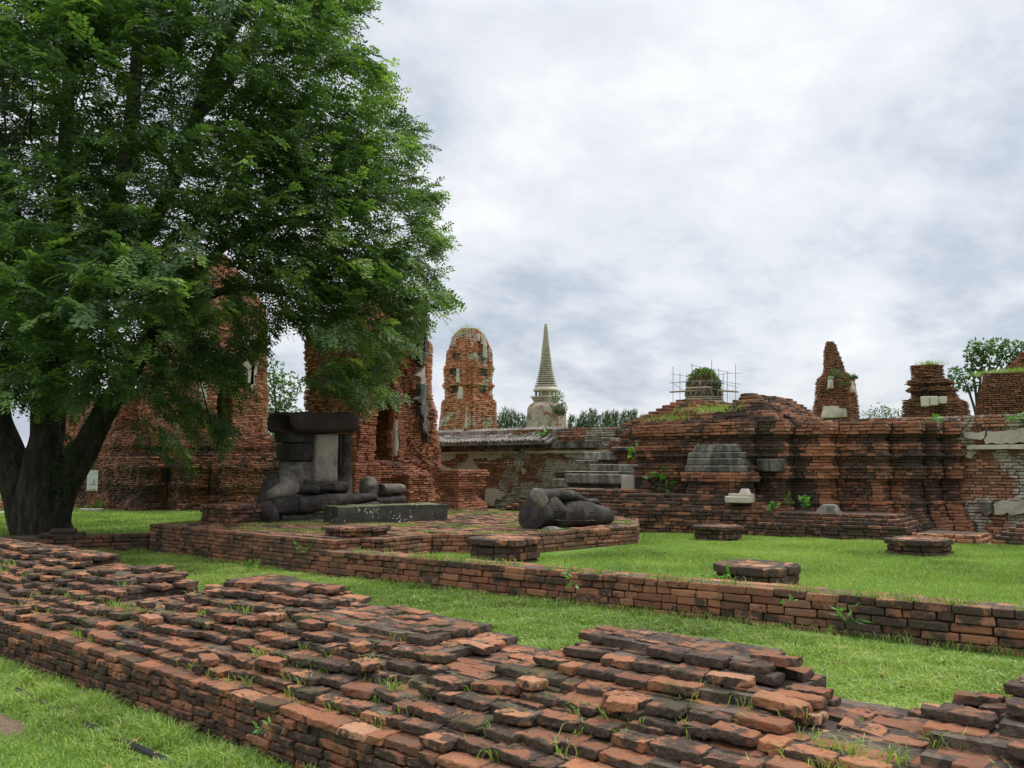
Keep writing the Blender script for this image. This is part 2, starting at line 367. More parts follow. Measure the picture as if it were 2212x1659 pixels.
def leaf_mat(name, stops, trans=.35, rough=.55):
    m, t, b, o = newmat(name)
    a = N(t, 'ShaderNodeAttribute', attribute_name='bcol'); sx = N(t, 'ShaderNodeSeparateColor'); t.links.new(a.outputs['Color'], sx.inputs[0])
    c = ramp(t, sx.outputs[0], stops); t.links.new(c, b.inputs['Base Color']); b.inputs['Roughness'].default_value = rough; b.inputs['Specular IOR Level'].default_value = .3
    tr = N(t, 'ShaderNodeBsdfTranslucent'); t.links.new(mixc(t, 1.0, c, (1.5, 1.7, .6), 'MULTIPLY'), tr.inputs[0])
    mx = N(t, 'ShaderNodeMixShader'); mx.inputs[0].default_value = trans
    t.links.new(b.outputs[0], mx.inputs[1]); t.links.new(tr.outputs[0], mx.inputs[2]); t.links.new(mx.outputs[0], o.inputs[0])
    return m
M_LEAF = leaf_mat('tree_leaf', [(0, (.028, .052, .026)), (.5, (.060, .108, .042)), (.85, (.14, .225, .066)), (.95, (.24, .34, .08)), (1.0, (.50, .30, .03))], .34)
M_LEAF2 = leaf_mat('bush_leaf', [(0, (.022, .045, .015)), (.5, (.055, .11, .03)), (1.0, (.12, .20, .05))])
M_PINE = leaf_mat('pine_needle', [(0, (.030, .050, .028)), (1.0, (.085, .125, .06))], .25)
M_WEED = leaf_mat('weed_leaf', [(0, (.035, .11, .025)), (.5, (.08, .21, .04)), (1.0, (.16, .32, .06))], .35)
M_GRASS = leaf_mat('grass_blade', [(0, (.078, .118, .030)), (.35, (.165, .250, .052)), (.7, (.255, .355, .080)), (.93, (.36, .44, .12)), (1.0, (.42, .34, .18))], .3)

def ground_mat(name, bare):
    m, t, b, o = newmat(name); p = coords(t)
    n1_ = noise(t, p, .55, 6, .6); n2_ = noise(t, p, 5, 6, .65); n3_ = noise(t, p, 60, 4, .7)
    g = ramp(t, mathn(t, 'ADD', mathn(t, 'MULTIPLY', n2_, .5), mathn(t, 'MULTIPLY', n3_, .5)), [(.3, (.045, .09, .018)), (.5, (.11, .215, .030)), (.7, (.17, .30, .05))])
    g = mixc(t, mathn(t, 'MULTIPLY', n1_, .4), g, (.12, .17, .03))
    soil = ramp(t, n3_, [(.3, (.10, .065, .04)), (.7, (.24, .165, .105))])
    f = ramp(t, mathn(t, 'ADD', mathn(t, 'MULTIPLY', n2_, .6), mathn(t, 'MULTIPLY', n1_, .4)), [(.66 - bare * .25, (0, 0, 0)), (.74 - bare * .25, (1, 1, 1))])
    a = N(t, 'ShaderNodeAttribute', attribute_name='bcol'); sx = N(t, 'ShaderNodeSeparateColor'); t.links.new(a.outputs['Color'], sx.inputs[0])
    f2 = ramp(t, mathn(t, 'ADD', sx.outputs[2], mathn(t, 'MULTIPLY', mathn(t, 'SUBTRACT', n2_, .5), .9)), [(.45, (0, 0, 0)), (.62, (1, 1, 1))])
    c = mixc(t, mathn(t, 'MAXIMUM', f, f2), g, soil)
    t.links.new(c, b.inputs['Base Color']); b.inputs['Roughness'].default_value = .95
    bump(t, b, mathn(t, 'ADD', n3_, n2_), .8, .03)
    return m
M_GROUND = ground_mat('turf', .25)
M_SAND = flat_mat('sandy_path', (.42, .33, .23))

# ------------------------------------------------------------------ ground
def sheet(x0, x1, y0, y1, nx, ny, zf, sf=None):
    xs = np.linspace(x0, x1, nx); ys = np.linspace(y0, y1, ny); X, Y = np.meshgrid(xs, ys, indexing='ij')
    Z = zf(X, Y); A = np.zeros((nx * ny, 4)); A[:, 2] = (sf(X, Y) if sf else np.zeros_like(X)).ravel()
    i = np.arange(nx - 1)[:, None] * ny + np.arange(ny - 1)[None]; F = np.stack([i, i + ny, i + ny + 1, i + 1], -1).reshape(-1, 4)
    mb = MB(); mb.add(np.stack([X, Y, Z], -1).reshape(-1, 3), F, A); return mb
def und(X, Y, a, f, s): return a * fbm(np.stack([X * f, Y * f, X * 0], -1).reshape(-1, 3), s, 3).reshape(X.shape) * 2
def soil_and_contact(X, Y):
    d = 1.1 * np.exp(- (((X + 6.2) / .42) ** 2 + ((Y - 2.24) / .13) ** 2)) + .45 * np.exp(-(((X + 4.9) / .8) ** 2 + ((Y - 2.1) / .2) ** 2))
    d += .5 * np.exp(-((Y - 2.88) / .07) ** 2) + .62 * np.exp(-((Y - 7.92) / .13) ** 2)  # soil strips along both wall feet, painted in as contact darkening
    return np.clip(d, 0, 1)
struct(sheet(-60, 30, -6, 9, 400, 300, lambda X, Y: und(X, Y, .012, 1.5, 3) - .005, soil_and_contact).build('ground', M_GROUND, smooth=True))
mbg = sheet(-500, 400, 8.6, 900, 30, 30, lambda X, Y: X * 0 - .04); mbg.add([(-500, -300, -.05), (400, -300, -.05), (400, 8.6, -.05), (-500, 8.6, -.05)], np.array([[0, 1, 2, 3]]), (0, 0, 0, 0))
struct(mbg.build('terrain', M_GROUND))
struct(sheet(-60, -16, 8.9, 40, 60, 60, lambda X, Y: und(X, Y, .02, .5, 5) + .0).build('ground', M_GROUND, smooth=True))
LZ = .20
struct(sheet(-10.6, 6, 8.75, 18.6, 100, 60, lambda X, Y: LZ + und(X, Y, .012, 1.2, 4)).build('lawn', M_GROUND, smooth=True))

# ------------------------------------------------------------------ front wall: every brick of a worn stepped wall
CH = .050; YF = 2.95; STEP = .132
PROF = [(-20, 14), (-10.9, 14), (-10.2, 13), (-9.95, 14), (-9.3, 14), (-9.1, 12), (-8.5, 13), (-8.25, 12), (-7.8, 11), (-7.62, 9), (-6.85, 10), (-6.72, 12), (-6.55, 14), (-5.7, 14), (-5.5, 13), (-5.2, 12),
        (-4.6, 12), (-4.0, 12), (-3.85, 11), (-3.66, 10), (-3.36, 10), (-3.3, 11), (-3.15, 12), (-2.95, 14), (-2.0, 14), (-1.84, 13), (-1.74, 12), (-1.64, 11), (-1.58, 10), (-1.16, 10), (-1.1, 12), (-.98, 13), (-.8, 15), (-.3, 13), (3, 14)]
def crest(x, k=0, y=0.0):
    if y: x = x + .34 * n3(x * 1.5, y * 3.0, k * 5.7, 1.0, 23)
    for (a, c), (b, d) in zip(PROF[:-1], PROF[1:]):
        if a <= x < b: return c
    return 12
def front_wall():
    r = random.Random(5); bk = Bricks(); mb = MB()
    def front(k, x):
        return YF + (max(0, k - 5) * STEP if k > 5 else 0) + (n3(x, k * .3, 0, 1.3, 8) * .15 + n3(x, k * 3.1, 0, 4, 9) * .09 if k > 5 else n3(x, k * .8, 0, 1.1, 3) * .012)
    def back(x): return 4.42 + n3(x, 0, 0, .8, 12) * .16
    X0, X1 = -16.0, 2.6
    for k in range(16):
        z = CH * (k + .5)
        nrow = 17
        # mortar body in short strips
        x = X0
        while x < X1:
            if k < min(crest(x + .02, k, 3.9), crest(x + .2, k, 3.9)):
                a, b = front(k, x + .11) + (.035 if k < 6 else .055), back(x + .11) - .03
                if b - a > .05:
                    c = np.array([x + .11, (a + b) / 2, z - .008 + r.gauss(0, .0015)])
                    T, F = T_LOW; mb.add(T * np.array([.222, b - a, CH - .004]) + c, F, (.5, .55, 1, r.random()))
            x += .22
        for j in range(nrow):
            x = X0 + r.uniform(0, .2)
            while x < X1:
                stretch = (r.random() < .72) if j == 0 else True
                l = .235 * r.uniform(.8, 1.2) if stretch else .115 * r.uniform(.85, 1.2)
                if k > 5: l *= .95
                xm = x + l / 2
                yf = front(k, xm); y = yf + .06 + j * .122; yb = back(xm); nc = crest(xm, k, y)
                if k < nc:
                    exposed = k + 1 >= nc
                    if y + .05 < yb and (j < (2 if k > 4 else 1) or exposed or y + .2 > yb):
                        gone = (k > 5 and j == 0 and r.random() < .08) or (k <= 5 and j == 0 and r.random() < .012)
                        if exposed and j == 0 and r.random() < .06: gone = True
                        if not gone:
                            wear = 1 if k > 5 else 0
                            pj = r.gauss(0, .022 if wear else .006)
                            bw = .122 if j else .130 * r.uniform(.85, 1.15)
                            dirt = .53 + (.04 if (wear and j == 0) else 0) + (.06 if exposed and nc >= 13 else 0) - (.24 if r.random() < .15 else 0)
                            if k <= 5: dirt -= .06 + (.10 if k == 5 else 0)
                            orange_end = 1 if (xm > -1.75 + .3 * n3(xm, k, 0, 2.0, 5) and y < 4.0) else 0  # cleaner, more orange bricks at the right end
                            dirt -= .17 * orange_end
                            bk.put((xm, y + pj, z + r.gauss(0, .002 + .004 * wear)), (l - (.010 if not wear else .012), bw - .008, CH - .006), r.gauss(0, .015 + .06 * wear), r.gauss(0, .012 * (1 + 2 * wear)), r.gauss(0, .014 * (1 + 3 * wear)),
                                   min(1, max(0, r.gauss((.50 if wear else .46) + .16 * orange_end, .20))), min(1, max(0, r.gauss(dirt, .09))))
                x += l
    # a few loose bricks lying askew on the steps
    for _ in range(14):
        x = r.uniform(-9, -.6); k = r.randint(6, 10)
        if k >= crest(x): continue
        bk.put((x, front(k, x) + r.uniform(.04, .10), CH * (k + 1.45)), (.21 * r.uniform(.6, 1), .115, CH * .95), r.gauss(0, .3), r.gauss(0, .03), r.gauss(0, .04), r.uniform(.4, .95), r.uniform(.15, .6))
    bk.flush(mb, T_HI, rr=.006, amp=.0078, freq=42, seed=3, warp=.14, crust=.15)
    return mb
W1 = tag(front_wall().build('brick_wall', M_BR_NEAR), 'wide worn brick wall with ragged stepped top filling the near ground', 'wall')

# ------------------------------------------------------------------ platform of the statues and the low walls
PZ = .52
PLAT = [(-15.75, 8.1), (-10.35, 8.12), (-10.32, 8.62), (-9.98, 8.78), (-10.15, 9.95), (-8.98, 10.65), (-8.55, 13.55), (-9.75, 15.5), (-17.2, 16.8), (-15.95, 9.6)]
def dirt_plat(k, p, z): return .48 + (.22 if p[0] < -15 else 0) + .12 * (k % 2) * n3(p[0], p[1], z, 1.0, 4)
mb = MB()
courses(mb, PLAT, 0, 8, PZ / 8, .27, .14, edges={0, 1, 2, 3, 4, 5, 6, 9}, tpl=T_MID, prot=.009, dirt=dirt_plat, seed=21, tone=(.2, .8), rr=.008, amp=.003, yawj=.015, warp=.06)
Pm = Bricks(); r = random.Random(2)
def inside(p, poly):
    c = False; n = len(poly); x, y = p
    for i in range(n):
        (x1, y1), (x2, y2) = poly[i], poly[i - 1]
        if (y1 > y) != (y2 > y) and x < (x2 - x1) * (y - y1) / (y2 - y1) + x1: c = not c
    return c
PIN = offs_poly(PLAT, -.12)
y = 8.2
while y < 17:
    x = -20 + r.uniform(0, .2)
    while x < -8.5:
        l = .28 * r.uniform(.8, 1.05)
        if inside((x + l / 2, y), PIN) and r.random() > .12:
            Pm.put((x + l / 2, y, PZ - .012 + r.gauss(0, .005)), (l - .01, .135, .05), r.gauss(0, .02), r.gauss(0, .02), r.gauss(0, .02), r.uniform(.35, .9), r.uniform(.35, .75))
        x += l
    y += .145
Pm.flush(mb, T_LOW, rr=.012, seed=4)
tag(mb.build('brick_platform', M_BR_PAVE), 'raised brick platform carrying the headless seated statue', 'platform')

def wall_poly(a, b, wd):
    a, b = np.array(a, float), np.array(b, float); d = (b - a) / np.linalg.norm(b - a); nn = np.array([d[1], -d[0]])
    return [tuple(a), tuple(b), tuple(b - nn * wd), tuple(a - nn * wd)]
def low_wall(poly, n, ch, seed, skipf=None, top=True, **kw):
    mb = MB()
    courses(mb, poly, -.03, n, ch, .32, .17, tpl=T_MID, prot=.010, seed=seed, rr=.009, amp=.0035, yawj=.018, warp=.08, skip=skipf, zj=.003, **kw)
    if top:                                              # inner row of the top course
        P = np.array(poly); a, b = P[0], P[1]; L = np.linalg.norm(b - a); d = (b - a) / L; nn = np.array([d[1], -d[0]]); wd = np.linalg.norm(P[3] - P[0])
        bk = Bricks(); r = random.Random(seed); s = 0
        while s < L:
            l = .29 * r.uniform(.85, 1.1)
            for q in np.arange(.22, wd - .14, .14):
                c = a + d * (s + l / 2) - nn * (q + .04)
                if not (skipf and skipf(n - 1, c, 0, 0, s / L)) and r.random() < .9:
                    bk.put((c[0], c[1], -.03 + ch * (n - .5) + r.gauss(0, .004)), (l - .01, .135, ch - .01), math.atan2(d[1], d[0]) + r.gauss(0, .02), r.gauss(0, .01), r.gauss(0, .02), r.uniform(.35, .85), r.uniform(.3, .7))
            s += l
        bk.flush(mb, T_MID, rr=.009, amp=.0035, seed=seed + 1, warp=.08)
    return mb
tag(low_wall(wall_poly((-10.55, 8.02), (4.5, 9.12), .42), 5, .082, 31, tone=(.25, .8), dirt=lambda k, p, z: .47 + .25 * n3(p[0], k, 0, .7, 2) + (.12 if p[0] > -3.2 else 0)).build('brick_wall', M_BR_WALL),
    'long low neat brick wall running between the two lawns', 'wall')
mbp = low_wall(wall_poly((-19.6, 2.0), (-15.95, 8.2), .35), 5, .07, 33, tone=(.05, .5), dirt=.55,
               skipf=lambda k, p, z, e, s: k >= 4 and p[1] < 6.9 + .5 * n3(p[0], p[1], 0, 2, 3))
bk = Bricks()
for q, (dx, l) in enumerate(((0, .75), (.02, .42))):
    bk.put((-16.85 + dx, 7.0, .335 + .07 * q), (l, .30, .066), R(59), 0, 0, .2, .75)
bk.flush(mbp, T_MID, rr=.012, amp=.005, seed=3, warp=.1)
tag(mbp.build('brick_wall', M_BR_WALL), 'dark low brick wall in front of the big tree trunk', 'wall')

# column bases
def column_base(c, s, n, ch, seed, label, z0, cham=.16, rot=0.0, dirt=.5, tone=(.3, .85)):
    h = s / 2; k = cham
    P = [(-h + k, -h), (h - k, -h), (h, -h + k), (h, h - k), (h - k, h), (-h + k, h), (-h, h - k), (-h, -h + k)]
    P = [(c[0] + x * math.cos(rot) - y * math.sin(rot), c[1] + x * math.sin(rot) + y * math.cos(rot)) for x, y in P]
    mb = MB(); r = random.Random(seed)
    offs = [r.uniform(-.03, .01) for _ in range(n - 1)] + [.02]
    courses(mb, P, z0 - .04, n, ch, .30, .2, offs=offs, tpl=T_MID, prot=.012, seed=seed, rr=.011, amp=.005, warp=.12, dirt=dirt, tone=tone, yawj=.03, zj=.005)
    bk = Bricks(); y = -h + .2                               # flat brick top
    while y < h - .12:
        x = -h + .16
        while x < h - .16:
            l = .26 * r.uniform(.8, 1.05)
            if abs(x + l / 2) + abs(y) < s - .42 or True:
                cx = c[0] + (x + l / 2) * math.cos(rot) - y * math.sin(rot); cy = c[1] + (x + l / 2) * math.sin(rot) + y * math.cos(rot)
                if x + l < h - .08: bk.put((cx, cy, z0 - .04 + ch * (n - .5) + r.gauss(0, .003)), (l - .01, .14, ch - .01), rot + r.gauss(0, .02), r.gauss(0, .01), r.gauss(0, .01), r.uniform(.5, 1), r.uniform(.1, .5))
            x += l
        y += .148
    bk.flush(mb, T_MID, rr=.01, amp=.004, seed=seed, warp=.1)
    return tag(mb.build('column_base', M_BR_NEAR, origin=(c[0], c[1], z0)), label, 'column base', 'brick column bases')
column_base((-14.86, 9.35), .98, 5, .078, 41, 'ragged column base of stacked bricks at the left end of the platform', PZ, cham=.06, rot=.05)
column_base((-10.80, 8.92), .80, 3, .07, 42, 'two course square column base on the platform edge in front of the stone slab', PZ - .02, cham=.08)
column_base((-8.5, 9.82), .88, 4, .10, 43, 'octagonal column base on the lawn below the reclining torso', LZ, dirt=.60)
column_base((-4.57, 9.84), .84, 3, .105, 44, 'orange topped octagonal column base just behind the long low wall', LZ - .01, tone=(.45, 1), dirt=.66)
column_base((-7.85, 15.25), .78, 4, .078, 45, 'dark column base standing close to the terrace at the middle of the lawn', LZ, dirt=.66)
column_base((-4.20, 15.05), .86, 3, .095, 46, 'wide flat dark column base on the lawn at far right', LZ, dirt=.62)

# ------------------------------------------------------------------ grass
def leaves(mb, base, d, nrm, L, W, tone):
    base = np.asarray(base); d = d / np.linalg.norm(d, axis=1, keepdims=True); s = np.cross(d, nrm); s /= np.maximum(np.linalg.norm(s, axis=1, keepdims=True), 1e-6)
    m = base + d * (L * .45)[:, None]; V = np.stack([base, m + s * (W / 2)[:, None], base + d * L[:, None], m - s * (W / 2)[:, None]], 1)
    n = len(base); i = np.arange(n)[:, None] * 4
    mb.add(V.reshape(-1, 3), i + [0, 1, 2, 3], np.repeat(np.stack([tone, tone, tone * 0, tone], 1), 4, 0))
def blades(mb, P, h, wd, lean, tone, seg=True):
    """P (n,3) roots; bent blades of two segments"""
    n = len(P); r = rng; a = r.uniform(0, 2 * np.pi, n); b = r.uniform(0, 2 * np.pi, n)
    d = np.stack([np.cos(a), np.sin(a), 0 * a], 1); s = np.stack([np.cos(b), np.sin(b), 0 * b], 1) * (wd / 2)[:, None]
    up = np.array([0, 0, 1.0])
    m = P + up * (h * .6)[:, None] + d * (h * lean * .35)[:, None]; t = P + up * (h * (1 - .25 * lean))[:, None] + d * (h * lean)[:, None]
    if seg:
        V = np.stack([P - s, P + s, m + s * .75, m - s * .75, t], 1); F = np.concatenate
        i = np.arange(n)[:, None] * 5
        mb.add(V.reshape(-1, 3), np.concatenate([i + [0, 1, 2, 3]]), np.repeat(np.stack([tone, tone, tone * 0, tone], 1), 5, 0))
        mb.lp.append((np.concatenate([i + [3, 2, 4]]) + mb.n - n * 5).ravel()); mb.ct.append(np.full(n, 3))
    else:
        V = np.stack([P - s, P + s, t], 1); i = np.arange(n)[:, None] * 3
        mb.add(V.reshape(-1, 3), i + [0, 1, 2], np.repeat(np.stack([tone, tone, tone * 0, tone], 1), 3, 0))
def scatter(n, x0, x1, y0, y1, keep=None):
    P = np.stack([rng.uniform(x0, x1, n), rng.uniform(y0, y1, n), np.zeros(n)], 1)
    return P[keep(P)] if keep is not None else P
def grass_tone(P, s=3):
    t = .42 + fbm(P * np.array([.9, .9, 0]), s, 4) * 1.15 + rng.normal(0, .17, len(P)); dry = rng.random(len(P)) < .05
    return np.where(dry, 1.0, np.clip(t, 0, .93))
def visible(P, mx=1.42):
    d = P - EYEP; z = d @ FW; return (z > .5) & (np.abs(d @ RT_) < z * 1106 / FPX * mx + .2) & ((d @ UPV) > -z * 829.5 / FPX * 1.1 - .3)
def clump_h(P, f, s): return np.clip(1 + fbm(P * np.array([f, f, 0]), s, 2) * 1.6, .35, 2)
# front strip before the wall
mb = MB()
P = scatter(180000, -11.5, -1.8, .7, 2.93, lambda P: visible(P))
sf_ = soil_and_contact(P[:, 0], P[:, 1]); P = P[(rng.random(len(P)) > sf_ * 1.3) & (fbm(P * np.array([2.6, 2.6, 0]), 9, 3) > -.17 + rng.normal(0, .06, len(P))) & (np.abs(P[:, 1] - 2.6) > .03)]
near = np.exp(-((P[:, 1] - 2.75) / .16) ** 2) + .55 * np.exp(-((P[:, 1] - 2.45) / .12) ** 2)
low = np.where(P[:, 1] < 2.25, .5, 1)
blades(mb, P, rng.uniform(.028, .068, len(P)) * clump_h(P, 4, 2) * low * (1 + near * .6), rng.uniform(.005, .010, len(P)), rng.uniform(.3, 1.3, len(P)), grass_tone(P) + np.where(P[:, 1] < 2.25, -.05, .0))
tag(mb.build('grass', M_GRASS), 'rough grass verge below the near wall', 'grass', kind='stuff')
# strip between the walls
mb = MB()
P = scatter(330000, -17.5, 2.6, 4.45, 8.3, lambda P: visible(P))
yw = 8.0 + (P[:, 0] + 10.55) * .0731; yw = np.where(P[:, 0] < -10.4, 8.06, yw); P = P[P[:, 1] < yw[:]]
keep = rng.random(len(P)) > .75 * np.exp(-((P[:, 1] - (8.0 + (P[:, 0] + 10.5) * .06)) / .12) ** 2)
keep &= ~((P[:, 0] < -15.9) & ((P[:, 1] - 2.0) < (P[:, 0] + 19.6) * 1.7 - .1 + 0) & False)
keep &= (fbm(P * np.array([1.9, 1.9, 0]), 19, 4) > -.20 + rng.normal(0, .06, len(P)))
P = P[keep]
blades(mb, P, rng.uniform(.03, .085, len(P)) * clump_h(P, 3.5, 6), rng.uniform(.007, .013, len(P)), rng.uniform(.4, 1.6, len(P)), grass_tone(P, 5) + .03)
for _ in range(500):
    p0 = np.array([rng.uniform(-12, .5), rng.uniform(4.7, 7.9), .02]); k_ = 6
    if not visible(p0[None])[0]: continue
    a_ = rng.uniform(0, 6.28, k_); leaves(mb, np.tile(p0, (k_, 1)), np.stack([np.cos(a_), np.sin(a_), rng.uniform(.2, .9, k_)], 1), np.tile([0, 0, 1.0], (k_, 1)), rng.uniform(.03, .07, k_), rng.uniform(.015, .03, k_), np.clip(rng.normal(.35, .15, k_), 0, .9))
tag(mb.build('grass', M_GRASS), 'bright green grass strip between the two brick walls', 'grass', kind='stuff')
# lawn behind the second wall
mb = MB()
def outlawn(P):
    ok = visible(P) & (P[:, 1] > 8.55 + (P[:, 0] + 10.5) * .0733) & ~((P[:, 0] < -8.5 - np.clip(P[:, 1] - 13.55, 0, 9) * .6) & (P[:, 1] > 10.3)) & ~((P[:, 0] < -9.0) & (P[:, 1] < 13.6) & (P[:, 1] > 10.45)) & ~((P[:, 0] < -9.95) & (P[:, 1] > 9.8))
    ok &= P[:, 1] < 15.75 + np.clip(P[:, 0] + 10, 0, 20) * .24
    return ok
P = scatter(360000, -10.2, 5.5, 8.6, 17.4, outlawn)
P[:, 2] = LZ
blades(mb, P, rng.uniform(.02, .055, len(P)) * clump_h(P, 2, 8), rng.uniform(.008, .016, len(P)), rng.uniform(.2, 1.1, len(P)), grass_tone(P, 6) + .04, seg=False)
tag(mb.build('grass', M_GRASS), 'short bright lawn around the column bases', 'grass', kind='stuff')
mb = MB()
P = scatter(120000, -34, -16, 7.5, 22, lambda P: visible(P) & (P[:, 1] > 8.6 - np.clip(-16 - P[:, 0], 0, 20) * .9))
blades(mb, P, rng.uniform(.03, .06, len(P)), rng.uniform(.02, .035, len(P)), rng.uniform(.2, 1.1, len(P)), grass_tone(P, 6) + .03, seg=False)
tag(mb.build('grass', M_GRASS), 'far lawn behind the big tree', 'grass', kind='stuff')
# sparse grass on the platform and in the joints of the walls
mb = MB()
P = scatter(60000, -17, -8.7, 8.3, 16); P = P[[inside((p[0], p[1]), PIN) for p in P]]
P = P[fbm(P * np.array([1.6, 1.6, 0]), 29, 3) > .035]; P[:, 2] = PZ
blades(mb, P, rng.uniform(.02, .06, len(P)), rng.uniform(.008, .014, len(P)), rng.uniform(.2, 1.1, len(P)), grass_tone(P, 6), seg=False)
tag(mb.build('grass', M_GRASS), 'thin patches of grass on the brick platform', 'grass', kind='stuff')
mb = MB(); roots = []
for _ in range(330):
    x = rng.uniform(-11, -.5); k = int(rng.integers(5, 11))
    if k + 1 > crest(x): k = crest(x) - 1
    if n3(x, k * .5, 0, .9, 41) < -.08: continue
    y = YF + max(0, k - 4) * STEP + rng.uniform(-.02, .08); nb = int(rng.integers(5, 22))
    roots.append(np.stack([x + rng.normal(0, .035, nb), y + rng.normal(0, .02, nb), np.full(nb, CH * (k + .85))], 1))
P = np.concatenate(roots)
blades(mb, P, rng.uniform(.03, .10, len(P)), rng.uniform(.004, .008, len(P)), rng.uniform(.3, 1.4, len(P)), np.clip(.55 + rng.normal(0, .2, len(P)), 0, .98))
for _ in range(150):
    x = rng.uniform(-10, 1.5); yw_ = 8.02 + (x + 10.55) * .0731; top_ = rng.random() < .45; nb = int(rng.integers(8, 30))
    P = np.stack([x + rng.normal(0, .07, nb), (yw_ + .05 if top_ else yw_ - .05) + rng.normal(0, .03, nb), np.full(nb, .375 if top_ else 0)], 1)
    blades(mb, P, rng.uniform(.04, .13, nb), np.full(nb, .009), rng.uniform(.3, 1.6, nb), np.clip(.5 + rng.normal(0, .2, nb), 0, .98))
tag(mb.build('grass', M_GRASS), 'small grass tufts sprouting from the joints of the brick walls', 'grass', kind='stuff')

# ------------------------------------------------------------------ carved stone: lofted blocks
def loft(mb, secs, n=20, attr=(.5, .5, 0, 0), amp=.02, fr=3.0, seed=0, sub=3, flat=0.0):
    """secs: list of (centre, right vec, up vec, a, b, exponent): superellipse rings joined, rounded ends from the rings given"""
    S = []
    for (s0, s1) in zip(secs[:-1], secs[1:]):
        for q in range(sub):
            t = q / sub; S.append([np.asarray(u) * (1 - t) + np.asarray(v) * t for u, v in zip(s0, s1)])
    S.append([np.asarray(u, float) for u in secs[-1]])
    V = []; th = np.linspace(0, 2 * np.pi, n, endpoint=False)
    for c, rv, uv, a, b, e in S:
        cs, sn = np.cos(th), np.sin(th)
        x = np.sign(cs) * np.abs(cs) ** (2 / e) * a; y = np.sign(sn) * np.abs(sn) ** (2 / e) * b
        V.append(np.asarray(c)[None] + x[:, None] * np.asarray(rv)[None] + y[:, None] * np.asarray(uv)[None])
    V = np.array(V); m = len(V)
    cen = V.mean(1, keepdims=True); d = V - cen; L = np.linalg.norm(d, axis=2, keepdims=True)
    V = V + d / np.maximum(L, 1e-6) * (fbm(V.reshape(-1, 3) * fr + seed, seed, 3).reshape(m, n, 1) * amp * 2)
    i = np.arange(m - 1)[:, None] * n + np.arange(n)[None]; j = np.arange(m - 1)[:, None] * n + (np.arange(n)[None] + 1) % n
    F = np.stack([i, j, j + n, i + n], -1).reshape(-1, 4)
    mb.add(V.reshape(-1, 3), F, attr)
    # caps
    mb.add(np.concatenate([V[0], V[0].mean(0)[None]]), np.stack([(np.arange(n) + 1) % n, np.arange(n), np.full(n, n)], 1), attr)
    mb.add(np.concatenate([V[-1], V[-1].mean(0)[None]]), np.stack([np.arange(n), (np.arange(n) + 1) % n, np.full(n, n)], 1), attr)
def limb(mb, pts, rad, e=2.3, n=18, up=(0, 0, 1), amp=.02, seed=0, round_=.55, sub=4):
    """a rounded limb along points; rad = (across, upright) per point; both ends closed by shrinking rings"""
    P = [np.asarray(p, float) for p in pts]; secs = []
    for i, p in enumerate(P):
        d = (P[min(i + 1, len(P) - 1)] - P[max(i - 1, 0)]); d /= np.linalg.norm(d)
        u = np.asarray(up, float); u = u - d * (u @ d); u /= np.linalg.norm(u); rv = np.cross(d, u)
        a, b = rad[i] if isinstance(rad[i], tuple) else (rad[i], rad[i])
        if i == 0:
            for q, k in ((1.0, .55), (.72, .82), (.35, .96)): secs.append((p - d * min(a, b) * round_ * q, rv, u, a * k, b * k, e))
        secs.append((p, rv, u, a, b, e))
        if i == len(P) - 1:
            for q, k in ((.35, .96), (.72, .82), (1.0, .55)): secs.append((p + d * min(a, b) * round_ * q, rv, u, a * k, b * k, e))
    loft(mb, secs, n=n, amp=amp, seed=seed, sub=sub, fr=3.5)
def block(mb, c, size, yaw=0, e=6, taper=1.0, amp=.02, seed=0, lean=(0, 0), n=28, rnd=.06):
    """an upright worn block, rounded edges"""
    cx, cy, cz = c; L, W, Hh = size; rv = np.array([math.cos(yaw), math.sin(yaw), 0]); uv = np.array([-math.sin(yaw), math.cos(yaw), 0])
    secs = []
    for t, k in ((0, .5), (0.001, .93), (rnd, 1), (.5, 1), (1 - rnd, 1), (.999, .93), (1, .5)):
        f = k * (1 + (taper - 1) * t); r_in = min(L, W) * .5 * (1 - k) if k < 1 else 0
        secs.append((np.array([cx + lean[0] * t, cy + lean[1] * t, cz + Hh * t]), rv, uv, (L / 2 - r_in) * (1 + (taper - 1) * t), (W / 2 - r_in) * (1 + (taper - 1) * t), e))
    loft(mb, secs, n=n, amp=amp, seed=seed, sub=4)
AXY = np.array([0, 1.0, 0])
def piece(name, mat, parent, fn, label=None):
    mb = MB(); fn(mb); o = mb.build(name, mat, parent, smooth=True)
    if label: o['label'] = label
    return o

# headless seated figure, facing +X, seen from its right front
st = empty('headless_statue', (-14.6, 11.5, PZ), 'headless dark stone seated statue with one pale torso panel', 'statue')
XK = -14.45                                                     # plane of the shins
def zs_(x, y): return ((800 + x / 3.16) * .6777, (1300 + y / 3.16) * .6777)
def K(x, y, dx=0.0):
    p = onX(*zs_(x, y), XK + dx); p[2] = max(p[2], PZ - .03); return p
def drum(mb, x0, x1, yt, yb, dep, dx=0.0, e=3.6, seed=0, yt2=None, yb2=None, amp=.02, rnd=.05):
    """a stone drum lying along Y between two photo columns, its upper and lower edge given"""
    yt2, yb2 = (yt if yt2 is None else yt2), (yb if yb2 is None else yb2); secs = []
    for t, k in ((0, .62), (.0, .9), (rnd, 1), (.5, 1), (1 - rnd, 1), (1, .9), (1, .62)):
        x = x0 + (x1 - x0) * t; a, b = yt + (yt2 - yt) * t, yb + (yb2 - yb) * t; hi, lo = K(x, a, dx), K(x, b, dx); c = (hi + lo) / 2
        secs.append((c, np.array([1.0, 0, 0]), np.array([0, 0, 1.0]), dep / 2 * k, (hi[2] - lo[2]) / 2 * k, e))
    loft(mb, secs, n=26, amp=amp, seed=seed, sub=4)
